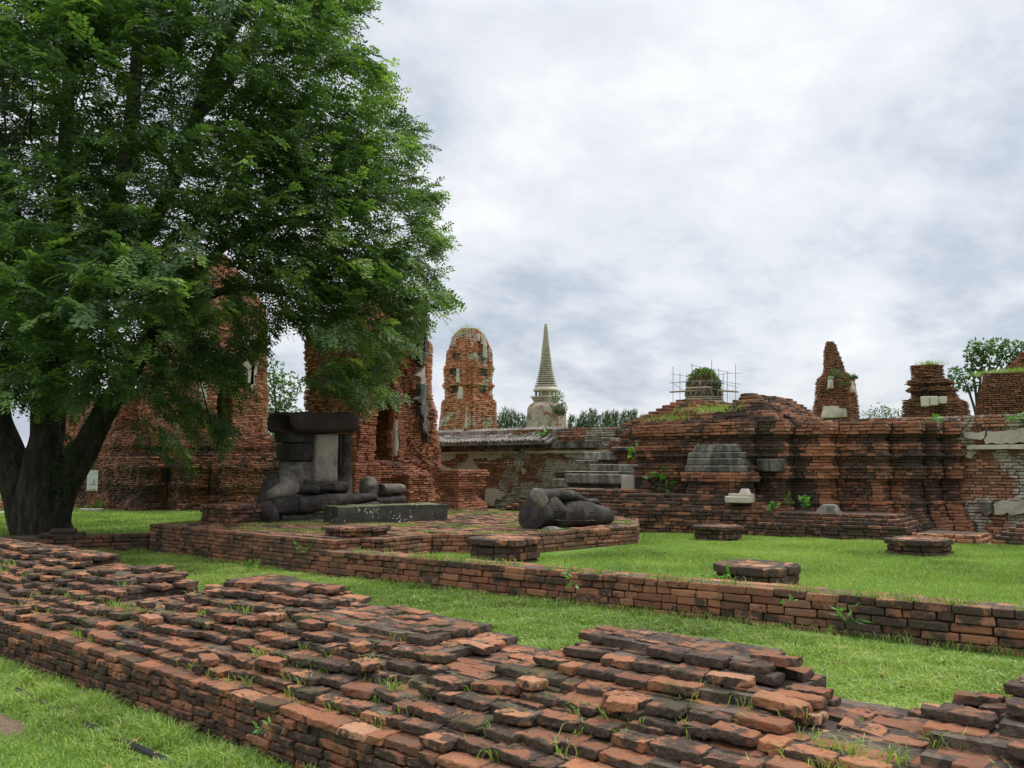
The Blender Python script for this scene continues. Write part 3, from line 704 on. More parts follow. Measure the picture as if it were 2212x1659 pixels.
def legs(mb):
    drum(mb, 158, 398, 900, 1078, .60, 0, 3.4, 1, yt2=892, yb2=1070); drum(mb, 404, 500, 890, 1066, .58, 0, 3.4, 2)
    drum(mb, 508, 700, 882, 1066, .56, 0, 3.0, 3, yt2=876, yb2=1036); drum(mb, 690, 940, 868, 1040, .5, -.08, 2.8, 4, yt2=850, yb2=985)
    drum(mb, 245, 495, 1072, 1165, .50, .03, 3.4, 5, amp=.035); drum(mb, 500, 695, 1055, 1155, .44, .0, 3.6, 6)
    drum(mb, 640, 945, 846, 900, .6, -.3, 3, 7)
piece('crossed_legs', M_ST_DARK, st, legs)
def far_leg(mb):
    drum(mb, 945, 1208, 872, 985, .5, -.2, 2.6, 8, yt2=852, yb2=935); drum(mb, 1205, 1500, 905, 985, .5, -.2, 3.0, 9, yt2=868, yb2=985)
    drum(mb, 960, 1225, 985, 1010, .5, -.1, 2.6, 10, yt2=935, yb2=1000); drum(mb, 1205, 1360, 868, 915, .4, -.35, 3, 11)
piece('far_leg', M_ST_DARK, st, far_leg)
def knee(mb):
    secs = []
    for yt, hw_, cx in ((1168, 40, 176), (1160, 60, 176), (1100, 66, 176), (1040, 62, 174), (980, 46, 172), (945, 26, 172), (938, 8, 172)):
        a, b = K(cx - hw_, yt, .12), K(cx + hw_, yt, .12); secs.append(((a + b) / 2, np.array([0, 1.0, 0]), np.array([1.0, 0, 0]), abs(b[1] - a[1]) / 2, .24 * hw_ / 66 + .03, 2.4))
    loft(mb, secs, n=24, amp=.02, seed=12, sub=4)
piece('knee', M_ST_DARK, st, knee)
def thigh(mb):
    secs = []
    for yt, l, r_ in ((1140, 20, 190), (1120, 12, 200), (1050, 40, 230), (950, 78, 270), (860, 104, 300), (780, 130, 330), (710, 175, 335), (670, 225, 325), (662, 250, 305)):
        a, b = K(l, yt, -.55), K(r_, yt, -.55); secs.append(((a + b) / 2, np.array([0, 1.0, 0]), np.array([1.0, 0, 0]), abs(b[1] - a[1]) / 2, .46 * (b[1] - a[1]) / 1.4 + .1, 2.5))
    loft(mb, secs, n=26, amp=.02, seed=13, sub=4)
piece('thigh', M_ST_DARK, st, thigh)
def hand(mb):
    limb(mb, [K(222, 868, -.02), K(300, 846, -.04), K(400, 800, -.10)], [(.15, .10), (.2, .16), (.2, .17)], 2.3, seed=14, round_=.7)
    limb(mb, [K(372, 800, -.2), K(400, 730, -.28), K(425, 680, -.34), K(440, 660, -.36)], [(.20, .19), (.23, .22), (.24, .24), (.18, .18)], 2.5, up=(1, 0, 0), seed=15)
piece('forearm', M_ST_GREY, st, hand)
def lap(mb):
    drum(mb, 440, 640, 752, 868, .42, -.10, 2.6, 16, yt2=770, yb2=880); drum(mb, 644, 784, 778, 848, .36, -.1, 3, 17, yt2=776, yb2=838); drum(mb, 790, 936, 762, 848, .36, -.08, 3.4, 18)
    drum(mb, 460, 660, 700, 800, .6, -.5, 2.6, 19, yt2=750, yb2=830); drum(mb, 640, 930, 740, 800, .6, -.45, 3.4, 20)
piece('hands_in_lap', M_ST_DARK, st, lap)
XT = -14.95
def T(x, y, dx=0.0): return onX(*zs_(x, y), XT + dx)
def slab_(name, mat, x0, x1, yt, yb, dep, seed, dx=0.0, e=7, taper=1.0, amp=.018, label=None, rnd=.05):
    def fn(mb):
        xm = (x0 + x1) / 2; lo, hi = T(xm, yb, dx), T(xm, yt, dx); a, b = T(x0, (yt + yb) / 2, dx), T(x1, (yt + yb) / 2, dx)
        block(mb, (lo[0] - dep / 2, lo[1], lo[2] + .006), (dep, abs(b[1] - a[1]) - .012, hi[2] - lo[2] - .012), e=e, seed=seed, amp=amp, rnd=rnd, taper=taper, n=40)
    return piece(name, mat, st, fn, label)
slab_('torso_block', M_ST_DARK, 432, 648, 238, 352, .75, 21, .10, label='black upper chest block')
slab_('torso_block', M_ST_DARK, 445, 648, 356, 536, .72, 22, .08, taper=1.04)
slab_('torso_block', M_ST_GREY, 460, 646, 538, 770, .72, 23, .05, taper=.93, label='grey waist block')
slab_('torso_panel', M_ST_PALE, 652, 884, 262, 762, .55, 24, .16, e=12, amp=.012, rnd=.015, label='tall pale upright torso panel')
slab_('torso_block', M_ST_DARK, 886, 944, 262, 720, .6, 25, .04)
slab_('torso_block', M_ST_DARK, 470, 940, 300, 760, .7, 26, -.35)
def larm(mb):
    secs = []
    for y, l, r_, d in ((262, 938, 1020, .5), (300, 936, 1030, .55), (440, 930, 1034, .55), (540, 932, 1032, .52), (562, 936, 1030, .45)):
        a, b = T(l, y, .12), T(r_, y, .12); secs.append(((a + b) / 2 - np.array([d / 2, 0, 0]), np.array([0, 1.0, 0]), np.array([1.0, 0, 0]), abs(b[1] - a[1]) / 2, d / 2, 3))
    loft(mb, secs, n=24, amp=.02, seed=27, sub=4); secs = []
    for y, l, r_, d, dx in ((566, 936, 1030, .5, .14), (640, 928, 1046, .56, .2), (740, 930, 1056, .55, .3), (820, 934, 1052, .5, .42), (868, 948, 1040, .4, .5), (888, 970, 1015, .2, .52)):
        a, b = T(l, y, dx), T(r_, y, dx); secs.append(((a + b) / 2 - np.array([d / 2, 0, 0]), np.array([0, 1.0, 0]), np.array([1.0, 0, 0]), abs(b[1] - a[1]) / 2, d / 2, 2.6))
    loft(mb, secs, n=24, amp=.02, seed=28, sub=4)
piece('upper_arm', M_ST_DARK, st, larm)
def shoulder(mb):
    # broken shoulder drum: a thick horizontal shell, open at the near end
    n = 30; A = T(290, 150, .0); B = T(1002, 158, .0); th = np.linspace(0, 2 * np.pi, n, endpoint=False)
    rz, rx = abs(T(640, 45)[2] - T(640, 258)[2]) / 2, .43
    rings = []
    for t, k in [(-.0, .86), (0, 1), (.15, 1), (.3, 1.0), (.45, 1), (.6, 1), (.75, 1), (.88, .97), (.95, .88), (.985, .72), (1.0, .45)]:
        c = A * (1 - t) + B * t
        cs, sn = np.cos(th), np.sin(th); e = 3.4
        x = np.sign(cs) * np.abs(cs) ** (2 / e) * rx * k; z = np.sign(sn) * np.abs(sn) ** (2 / e) * rz * k
        off = (.22 * np.maximum(0, -sn) * (cs > -.6)) * (1 if t < .1 else 0)          # slanted broken mouth
        rings.append(np.stack([c[0] + x, c[1] + off, c[2] + z - (rz * (1 - k) * .6 if t > .5 else 0)], 1))
    inner = []
    for t in (.0, .55):
        cs, sn = np.cos(th), np.sin(th); off = (.22 * np.maximum(0, -sn) * (cs > -.6)) * (1 if t == 0 else 0)
        inner.append(np.stack([A[0] + np.sign(cs) * np.abs(cs) ** .7 * rx * (.80 - t * .4), A[1] + t + off, A[2] + np.sign(sn) * np.abs(sn) ** .7 * rz * (.78 - t * .4)], 1))
    V = np.array([inner[1], inner[0]] + rings); V += (fbm(V.reshape(-1, 3) * 2.5, 5, 3) * .07).reshape(len(V), n, 1) * np.array([1, .3, 1])
    m = len(V); i = np.arange(m - 1)[:, None] * n + np.arange(n)[None]; j = np.arange(m - 1)[:, None] * n + (np.arange(n)[None] + 1) % n
    mb.add(V.reshape(-1, 3), np.stack([i, j, j + n, i + n], -1).reshape(-1, 4))
    mb.add(np.concatenate([V[-1], V[-1].mean(0)[None]]), np.stack([np.arange(n), (np.arange(n) + 1) % n, np.full(n, n)], 1))
    mb.add(np.concatenate([V[0], V[0].mean(0)[None]]), np.stack([(np.arange(n) + 1) % n, np.arange(n), np.full(n, n)], 1))
piece('shoulder_drum', M_ST_BROWN, st, shoulder)

mbx = MB(); limb(mbx, [K(1195, 850, -.3), K(1188, 800, -.3), K(1178, 745, -.35)], [(.2, .2), (.2, .21), (.17, .17)], 2.5, up=(1, 0, 0), seed=50, round_=.5)
tag(mbx.build('stone_fragment', M_ST_GREY, smooth=True), 'upright rounded stone stump on the far leg of the seated statue', 'stone fragment')
mbx = MB()
drum(mbx, 1285, 1500, 762, 868, .46, -.2, 2.9, 51, rnd=.2)
tag(mbx.build('stone_fragment', M_ST_GREY, smooth=True), 'smooth oval stone lying on the far knee of the seated statue', 'stone fragment')

# lichen covered slab in front of the figure
mb = MB(); V, F = boxgrid(list(np.linspace(-.5, .5, 16)), list(np.linspace(-.5, .5, 40)), list(np.linspace(-.5, .5, 8)))
a, b = gz(741, 1133, PZ)[:2], gz(977, 1124, PZ)[:2]; L = np.linalg.norm(b - a); ang = math.atan2(*(b - a)[::-1]) - math.pi / 2
V = V * np.array([.8, L, .33]); d = fbm(V * 7, 3, 3)[:, None] * .035 * np.sign(V) ; V = V + d
c_, s_ = math.cos(ang), math.sin(ang); V = np.stack([V[:, 0] * c_ - V[:, 1] * s_, V[:, 0] * s_ + V[:, 1] * c_, V[:, 2]], 1) + np.array([(a[0] + b[0]) / 2 - .38, (a[1] + b[1]) / 2, PZ + .155])
mb.add(V, F); tag(mb.build('stone_slab', M_SLAB, smooth=True), 'long low mossy stone slab with white lichen in front of the seated statue', 'stone slab')

# reclining torso on the platform corner
rc = empty('reclining_torso', (-9.5, 12.2, PZ), 'headless reclining stone torso lying on the right corner of the platform', 'statue')
XR = -9.45
def Q(x, y, dx=0.0): return onX(x, y, XR + dx)
def body(mb):
    secs = []
    for x, yt, yb, wd, e in ((1122, 1134, 1150, .16, 2.0), (1126, 1112, 1153, .26, 1.9), (1134, 1086, 1154, .34, 1.8), (1145, 1062, 1155, .38, 1.7), (1154, 1054, 1154, .40, 1.65), (1164, 1058, 1153, .40, 1.7), (1176, 1073, 1151, .38, 1.9), (1188, 1087, 1149, .34, 2.3), (1202, 1081, 1148, .36, 2.5), (1228, 1077, 1147, .40, 2.5), (1262, 1082, 1146, .38, 2.7), (1295, 1090, 1143, .35, 3), (1310, 1093, 1140, .33, 3.4), (1318, 1097, 1138, .30, 3.4), (1321, 1105, 1132, .2, 2.6)):
        x = 1222 + (x - 1222) * .78
        t, b = Q(x, yt), Q(x, yb); b[2] = max(b[2], PZ - .01); secs.append(((t + b) / 2, np.array([1.0, 0, 0]), np.array([0, 0, 1.0]), wd, (t[2] - b[2]) / 2, e))
    loft(mb, secs, n=28, amp=.022, seed=60, sub=4)
piece('torso', M_ST_DARK, rc, body)
def arm(mb):
    limb(mb, [Q(1170, 1070, .15), Q(1200, 1069, .16), Q(1232, 1070, .14), Q(1252, 1078, .12)], [(.12, .10), (.13, .10), (.12, .09), (.09, .08)], 2.3, seed=61)
    limb(mb, [Q(1250, 1078, .1), Q(1268, 1084, .1), Q(1284, 1083, .1), Q(1292, 1086, .1)], [(.09, .07), (.09, .05), (.09, .055), (.06, .03)], 2.4, seed=62)
piece('arm', M_ST_DARK, rc, arm)
def fold(ya, yb, dx):
    def fn(mb): limb(mb, [Q(1200, ya, dx), Q(1235, ya + .5, dx + .015), Q(1270, yb, dx), Q(1300, yb - 1, dx - .04)], [(.018, .012)] * 4, 2.2, seed=66, amp=.03)
    return fn
for ya, yb in ((1104, 1106), (1124, 1125)): piece('robe_fold', M_ST_DARK, rc, fold(ya, yb, .375))
def collar(mb):
    limb(mb, [Q(1150, 1066, .32), Q(1163, 1072, .37), Q(1176, 1086, .40)], [(.05, .10), (.06, .13), (.05, .10)], 2.4, seed=63, amp=.03)
piece('broken_neck', M_ST_GREY, rc, collar, 'paler broken stone where the neck was')
def foot(mb): limb(mb, [Q(1180, 1148, .36), Q(1196, 1148, .36), Q(1212, 1147, .34)], [(.10, .07), (.12, .08), (.09, .05)], 2.4, seed=64)
piece('support_stone', M_ST_GREY, rc, foot)

# ------------------------------------------------------------------ terrace before the chedi base
def thing(name, mb, mat, label, cat, origin=None, smooth=False): return tag(mb.build(name, mat, None, smooth, origin), label, cat)
mb = MB(); TCH = .07
def tpoly(k):
    l = -14.3 + .17 * max(0, k - 2) + (.6 if k > 11 else 0)
    o = .085 * max(0, k - 8)
    if k >= 13: return [(-12.6, 15.62 + o), (-10.6, 15.66 + o), (-10.6, 17), (-12.6, 17)]
    return [(l, 15.55 + o), (-9.93, 15.77 + o), (-7.72 - o * .6, 16.5 + o), (-7.75 - o * .6, 18.2), (l, 18.2)]
courses(mb, None, .08, 14, TCH, .29, .22, polyf=tpoly, edges={0, 1, 2, 4}, tpl=T_MID, prot=.016, seed=61, rr=.01, amp=.005, warp=.1, tone=(.15, .85), dirt=lambda k, p, z: .56 + (.08 if k > 8 else 0) - (.3 if random.Random(int(p[0] * 9) + k * 77).random() < .2 else 0), zj=.005, yawj=.02, topdirt=-.1, er=.03)
courses(mb, [(-7.75, 16.52), (-4.95, 16.98), (-5.0, 18.2), (-7.75, 18.2)], .08, 9, .066, .29, .2, offs=[0] * 6 + [-.06, -.13, -.22], edges={0, 1}, tpl=T_MID, prot=.012, seed=62, rr=.009, amp=.004, warp=.08, dirt=.58, tone=(.15, .8), zj=.004)
courses(mb, [(-4.98, 17.0), (-3.75, 17.28), (-3.8, 18.4), (-5.0, 18.4)], .08, 4, .07, .30, .22, offs=[0, 0, -.02, -.08], edges={0, 1}, tpl=T_MID, prot=.012, seed=63, dirt=.35, tone=(.5, .95), amp=.004, warp=.08)
courses(mb, [(-3.72, 17.34), (4.5, 19.1), (4.5, 20.2), (-3.75, 18.6)], .08, 7, .07, .30, .22, offs=[0, 0, -.06, -.12, -.2, -.3, -.4], edges={0, 3}, tpl=T_MID, prot=.012, seed=64, dirt=.52, tone=(.2, .85), amp=.004, warp=.08)
thing('brick_terrace', mb, M_BR_NEAR, 'long stepped dark brick terrace wall in front of the moulded chedi base', 'terrace')

# ------------------------------------------------------------------ moulded chedi base (redented corner towards the camera)
def XatY(dx, Y): return onY(dx, 1000, Y)[0]
Y0 = 17.2; zig = [(XatY(1383, Y0), Y0)]; yy = Y0
for i, dx in enumerate((1617, 1691, 1788, 1904, 1978, 2018, 2066)):
    zig.append((XatY(dx, yy), yy)); yn = yy + (.35 if i == 0 else .5); zig.append((zig[-1][0], yn)); yy = yn
zig[-1] = (zig[-1][0], 21.2); CHP = zig + [(zig[0][0], 21.2)]
CO = [.30, .28, .26, .22, .16, .13, .10, .09, .07, .10, .01, 0, 0, 0, -.03, -.03, -.01, .10, .11, .10, .14, .05, .04, .06, .14, .08, .10, .11, .02, 0, .04, .11, .13, .13, .12]
BS = 36; CHC = .066
def dirt_ch(k, p, z):
    d = .47 + (.16 if CO[min(k, 34)] < .05 else 0) + (.14 if 20 <= k <= 25 else 0) - (.12 if k >= 31 else 0)
    d += .42 * fbm(np.array([[p[0] * 1.9, p[1] * 1.9, z * .35]]), 44, 2)[0] * 2
    return d - (.10 if random.Random(int(p[0] * 13) + k * 31).random() < .12 else 0)
mb = MB(); NE = len(CHP)
courses(mb, CHP, LZ, 35, CHC, .29, .2, offs=CO, edges=set(range(NE - 2)) | {NE - 1}, tpl=T_MID, prot=.012, seed=71, rr=.010, amp=.006, warp=.10, dirt=dirt_ch, tone=(.38, .78), zj=.003, er=.02)
xl, xm1, xm2, xr = XatY(1352, 17.5), XatY(1489, 17.6), XatY(1556, 17.6), XatY(1694, 17.7)
def mound(k): return [(xl + .13 * k, 17.3 + .10 * k), (xr - .105 * k, 17.45 + .10 * k), (xr - .105 * k, 20.6), (xl + .13 * k, 20.6)]
kw = dict(tpl=T_MID, rr=.01, amp=.006, warp=.14, zj=.006, yawj=.05, prot=.04, tone=(.25, .9))
zt = LZ + 35 * CHC
courses(mb, None, zt, 4, .07, .29, .28, polyf=mound, edges={0, 1, 3}, seed=72, dirt=.5, **kw)
def mleft(k): q = mound(k + 4); return [q[0], (xm1 - .02 * k, q[0][1]), (xm1 - .02 * k, 20.6), q[3]]
def mright(k): q = mound(k + 4); return [(xm2 + .03 * k, q[1][1]), q[1], q[2], (xm2 + .03 * k, 20.6)]
courses(mb, None, zt + .28, 5, .07, .29, .28, polyf=mleft, seed=73, dirt=.42, **kw)
courses(mb, None, zt + .28, 6, .07, .29, .28, polyf=mright, seed=74, dirt=.6, **kw)
cb = thing('moulded_chedi', mb, M_BR_BASE, 'broad moulded brick chedi base with black streaked redented corners and a crumbled top', 'ruin')
# projecting pedestal with its plaster remains
xa, xb = XatY(1478, 16.8), XatY(1608, 16.8)
mb = MB(); courses(mb, [(xa, 16.85), (xb, 16.85), (xb, 17.3), (xa, 17.3)], LZ, 19, CHC, .29, .16, offs=[c * .8 for c in CO[:14]] + [-.03, -.02, .07, .08, .08], edges={0, 1, 3}, tpl=T_MID, prot=.01, seed=75, rr=.008, amp=.004, dirt=lambda k, p, z: .52 - .2 * (k > 15) + .3 * n3(p[0], z, 0, 1.5, 3) * 2, tone=(.35, .85))
mb.build('pedestal', M_BR_BASE, cb)
mb = MB(); zp = LZ + 19 * CHC; xc, w_ = (xa + xb) / 2, xb - xa
for q, (hh, ww, dd) in enumerate(((.14, 1.02, .62), (.15, .96, .56), (.12, .93, .50), (.17, .80, .44))):
    block(mb, (xc - .03, 17.12, zp), (w_ * ww, dd, hh), e=12, amp=.03, seed=80 + q, n=44, rnd=.12, taper=.97 if q < 3 else .8); zp += hh + .004
mb.build('plaster_moulding', M_PLAS_D, cb, smooth=True)
mb = MB(); x_ = XatY(1660, 17.3); block(mb, (x_, 17.42, zat(1028, 18.5) + .10), (.55, .3, .26), e=12, amp=.03, seed=90, n=40); mb.build('plaster_moulding', M_PLAS_D, cb, smooth=True)
def frag(name, c, size, mat, label, seed, cat='plaster fragment', yaw=0.0, taper=.9, amp=.03):
    mb = MB(); block(mb, c, size, yaw=yaw, e=7, taper=taper, amp=amp, seed=seed, n=36, rnd=.12); return thing(name, mb, mat, label, cat, smooth=True)
mb = MB(); p = onY(1597, 1086, 16.5); block(mb, (p[0], 16.52, p[2]), (.50, .36, .13), e=14, amp=.012, seed=91, n=40, rnd=.08); block(mb, (p[0] + .02, 16.55, p[2] + .13), (.44, .30, .05), e=14, amp=.01, seed=92, n=40); block(mb, (p[0] + .08, 16.6, p[2] + .18), (.26, .2, .10), e=4, amp=.04, seed=93, taper=.6)
thing('plaster_fragment', mb, M_PLAS, 'cream moulded plaster block standing on the terrace against the chedi base', 'plaster fragment', smooth=True)
p = onY(1792, 1112, 17.25); frag('plaster_fragment', (p[0], 17.25, p[2]), (.55, .36, .20), M_PLAS_D, 'grey weathered lump of masonry lying on the terrace beside green leaves', 95, taper=.45, amp=.06)

# ------------------------------------------------------------------ enclosure wall
YW = 20.3; XL_, XR_ = -21.2, 6.5
mb = MB()
def enc_skip(k, p, z, e, s):
    top = 2.66 + .10 * n3(p[0], 0, 0, 1.0, 3)
    if p[0] < -17.1: top = 2.30
    return z > top
ENO = [0] * 28 + [.03, .05, .02, .06, .10, .14, .10, .08, .10, .13, .12, .10, .08]
courses(mb, [(XL_, YW), (XR_, YW), (XR_, YW + .8), (XL_, YW + .8)], -.05, 41, .066, .28, .2, offs=ENO, edges={0}, tpl=T_LOW, prot=.012, seed=101, rr=.012, skip=enc_skip, tone=(.25, .8), dirt=lambda k, p, z: .40 + (.22 if k > 30 else 0) + .2 * n3(p[0], z, 0, 1.0, 5), zj=.004)
ew = thing('enclosure_wall', mb, M_BR_ENC, 'long enclosure wall of red brick with torn plaster and tiled coping behind the ruins', 'wall')
def ragged(mb, pts, Y, th=.05, jit=.02, seed=0):
    """extruded ragged plaster patch on the wall plane from an outline of (X, Z) points"""
    P = []; n = len(pts); r = random.Random(seed)
    for i in range(n):
        a, b = np.array(pts[i]), np.array(pts[(i + 1) % n]); m = max(1, int(np.linalg.norm(b - a) / .07))
        for q in range(m): P.append(a + (b - a) * q / m + np.array([r.gauss(0, jit), r.gauss(0, jit)]))
    P = np.array(P); n = len(P)
    f = np.c_[P[:, 0], np.full(n, Y - th), P[:, 1]]; bk_ = np.c_[P[:, 0], np.full(n, Y + .02), P[:, 1]]
    mb.add(np.concatenate([f, bk_]), [list(range(n))] + [[i, i + n, (i + 1) % n + n, (i + 1) % n] for i in range(n)])
def zoomA(x, y): return ((1300 + x / 2.765) * .6777, (1000 + y / 2.765) * .6777)
def patch(name, mat, zpts, Y=YW - .02, conv=zoomA, seed=0, th=.05, label=None):
    pts = []
    for x, y in zpts:
        dx, dy = conv(x, y); p = onY(dx, dy, Y); pts.append((p[0], p[2]))
    mb = MB(); ragged(mb, pts[::-1], Y, seed=seed, th=th); o = mb.build(name, mat, ew)
    if label: o['label'] = label
patch('plaster_patch', M_PLAS_G, [(120, 1232), (430, 1232), (425, 1262), (400, 1280), (345, 1300), (300, 1312), (240, 1315), (120, 1320)], seed=1)
patch('plaster_patch', M_PLAS_G, [(530, 1225), (840, 1215), (835, 1260), (790, 1285), (735, 1302), (690, 1278), (640, 1268), (580, 1282), (610, 1350), (645, 1385), (630, 1420), (590, 1490), (575, 1475), (600, 1420), (520, 1410), (420, 1402), (470, 1340), (515, 1300), (535, 1262)], seed=2)
patch('plaster_patch', M_PLAS, [(298, 1330), (322, 1322), (350, 1345), (400, 1362), (410, 1400), (296, 1402)], seed=3)
patch('plaster_patch', M_PLAS, [(690, 1570), (700, 1545), (770, 1530), (800, 1560), (868, 1585), (830, 1630), (780, 1640), (760, 1690), (690, 1690)], seed=4)
patch('plaster_patch', M_PLAS, [(1395, 1228), (1520, 1215), (1560, 1240), (1540, 1275), (1470, 1270), (1440, 1250), (1400, 1255)], seed=5)
patch('plaster_patch', M_PLAS, [(1010, 1375), (1028, 1362), (1040, 1385), (1035, 1420), (1018, 1410)], seed=6)
def zoomB(x, y): return ((2600 + x / 2.553) * .6777, (1050 + y / 2.553) * .6777)
patch('plaster_patch', M_PLAS_G, [(880, 850), (960, 845), (965, 900), (880, 905)], conv=zoomB, Y=YW - .13, seed=7)
patch('plaster_patch', M_PLAS_G, [(1205, 850), (1380, 838), (1384, 890), (1215, 900)], conv=zoomB, Y=YW - .13, seed=8)
patch('plaster_patch', M_PLAS_G, [(1392, 832), (1760, 812), (1760, 912), (1560, 925), (1395, 935)], conv=zoomB, Y=YW - .13, seed=9)
patch('plaster_patch', M_PLAS, [(965, 990), (1050, 985), (1055, 1015), (1000, 1025), (968, 1020)], conv=zoomB, seed=10)
patch('plaster_patch', M_PLAS_G, [(1235, 985), (1300, 975), (1310, 1010), (1265, 1050), (1235, 1040)], conv=zoomB, seed=11)
patch('plaster_patch', M_PLAS, [(1460, 1420), (1520, 1400), (1580, 1392), (1640, 1400), (1780, 1380), (1780, 1510), (1600, 1500), (1470, 1505)], conv=zoomB, seed=12, th=.1, label='large pale plaster panel low on the wall at far right')
patch('plaster_patch', M_PLAS_D, [(1330, 1420), (1380, 1400), (1450, 1405), (1462, 1500), (1400, 1505), (1345, 1480)], conv=zoomB, seed=13, th=.08)
# moulded plaster cornice strips
def strip(name, x0, x1, z0, z1, proj, mat, seed):
    mb = MB(); V, F = boxgrid(list(np.linspace(-.5, .5, max(4, int((x1 - x0) / .12)))), [-.5, .5], list(np.linspace(-.5, .5, 5)))
    V = V * np.array([x1 - x0, proj, z1 - z0]) + np.array([(x0 + x1) / 2, YW - .06 - proj / 2, (z0 + z1) / 2]); d = fbm(V * 4, seed, 3); V[:, 1] += d * .05; V[:, 2] += fbm(V * 5 + 9, seed, 3) * .04; V[:, 0] += fbm(V * 6 + 3, seed, 2) * .1
    mb.add(V, F); mb.build(name, mat, ew)
strip('cornice', -21.2, -14.0, 2.08, 2.27, .16, M_PLAS_D, 1); strip('cornice', -21.2, -16.9, 1.93, 2.0, .10, M_PLAS_G, 2); strip('cornice', -16.6, -12.6, 1.93, 2.01, .10, M_PLAS, 3)
strip('cornice', -4.6, -3.2, 1.93, 2.02, .14, M_PLAS, 4); strip('cornice', -2.5, 6.5, 2.0, 2.05, .14, M_PLAS_G, 5)
# tiled coping: barrel tiles running down to the eaves
mb = MB(); r = random.Random(9); x = -21.3
while x < -15.6:
    dz = r.gauss(0, .015)
    for row in range(3):
        t0, t1 = row / 3, (row + 1) / 3 + .05
        if row == 0 and r.random() < .08: continue
        p0 = np.array([x + r.gauss(0, .01), YW + .40 - .84 * t0, 2.70 - .42 * t0 + dz + (2 - row) * -.0]); p1 = np.array([x + r.gauss(0, .01) , YW + .40 - .84 * t1, 2.70 - .42 * t1 + dz + .02])
        th = np.linspace(0, np.pi, 7); ra = .075
        ring = np.stack([np.cos(th) * ra, 0 * th, np.sin(th) * ra * .8], 1)
        V = np.concatenate([p0 + ring * .85, p1 + ring]); F = np.array([[i, i + 1, i + 8, i + 7] for i in range(6)]); mb.add(V, F)
        mb.add(np.concatenate([V[7:], p1[None]]), np.array([[i, i + 1, 7] for i in range(6)]))
    x += .155
V = np.array([(-21.3, YW + .42, 2.68), (-15.5, YW + .42, 2.68), (-15.5, YW - .46, 2.25), (-21.3, YW - .46, 2.25), (-21.3, YW + .42, 2.55), (-15.5, YW + .42, 2.55), (-15.5, YW - .46, 2.19), (-21.3, YW - .46, 2.19)])
mb.add(V, [[0, 3, 2, 1], [4, 5, 6, 7], [3, 7, 6, 2], [0, 1, 5, 4], [1, 2, 6, 5], [0, 4, 7, 3]])
mb.build('tile_coping', M_TILE, ew)

# plastered stepped pedestal left of the chedi base
def zoomC(x, y): return ((1650 + x / 4.424) * .6777, (1350 + y / 4.424) * .6777)
pp = empty('plastered_pedestal', (-12.2, 18.0, 0), 'broken plastered pedestal of stepped grey mouldings between the wall and the chedi base', 'ruin')
YP = 17.9
def pblk(name, x0, y0, x1, y1, dep, mat, seed, dy=0.0, taper=1.0, label=None, e=12):
    a = onY(*zoomC(x0, y1), YP + dy); b = onY(*zoomC(x1, y0), YP + dy)
    mb = MB(); block(mb, ((a[0] + b[0]) / 2, YP + dy + dep / 2, a[2]), (b[0] - a[0], dep, b[2] - a[2]), e=e, amp=.03, seed=seed, n=52, rnd=.1, taper=taper); o = mb.build(name, mat, pp, smooth=True)
    if label: o['label'] = label
mb = MB(); a = onY(*zoomC(400, 980), 18.1); b = onY(*zoomC(1900, 640), 18.1)
courses(mb, [(a[0] + .15, 18.25), (b[0], 18.25), (b[0], 20.2), (a[0] + .15, 20.2)], .3, 17, .066, .28, .18, edges={0, 1, 3}, tpl=T_MID, prot=.02, seed=111, dirt=.7, tone=(.1, .5), amp=.004, warp=.08)
courses(mb, [(a[0] + 1.3, 18.5), (b[0], 18.5), (b[0], 20.2), (a[0] + 1.3, 20.2)], .3 + 17 * .066, 12, .066, .28, .18, offs=[-.03 * k for k in range(12)], edges={0, 1, 3}, tpl=T_MID, prot=.03, seed=112, dirt=.55, tone=(.2, .7), amp=.004, warp=.1)
mb.build('brick_core', M_BR_LOW, pp)
pblk('plaster_moulding', 480, 780, 720, 905, .5, M_PLAS_W, 1, .15)
pblk('plaster_moulding', 650, 715, 1530, 842, .6, M_PLAS_W, 2, 0)
pblk('plaster_moulding', 690, 845, 1470, 868, .5, M_PLAS_D, 3, .12); pblk('plaster_moulding', 720, 866, 1490, 990, .5, M_PLAS_D, 4, .18)
pblk('plaster_moulding', 1450, 725, 1640, 985, .7, M_PLAS, 5, -.06, taper=.96, label='pale cracked corner pier of the pedestal')
pblk('plaster_moulding', 1630, 700, 1760, 985, .7, M_PLAS_D, 6, .0)
pblk('plaster_moulding', 640, 680, 1690, 716, .9, M_PLAS_D, 7, .05)
pblk('plaster_moulding', 1000, 572, 1250, 682, .6, M_PLAS_W, 8, .32); pblk('plaster_moulding', 1255, 575, 1750, 685, .6, M_PLAS_W, 9, .32)
pblk('plaster_moulding', 790, 515, 1100, 570, .6, M_PLAS_D, 10, .5)
pblk('plaster_moulding', 860, 400, 1080, 512, .45, M_PLAS_W, 11, .62, taper=.8, e=4); pblk('plaster_moulding', 1080, 405, 1400, 515, .5, M_PLAS_W, 12, .62, taper=.7, e=6)
pblk('plaster_moulding', 1300, 330, 1620, 385, .5, M_PLAS_D, 13, .60); pblk('plaster_moulding', 1180, 200, 1300, 250, .5, M_PLAS_W, 14, .75)

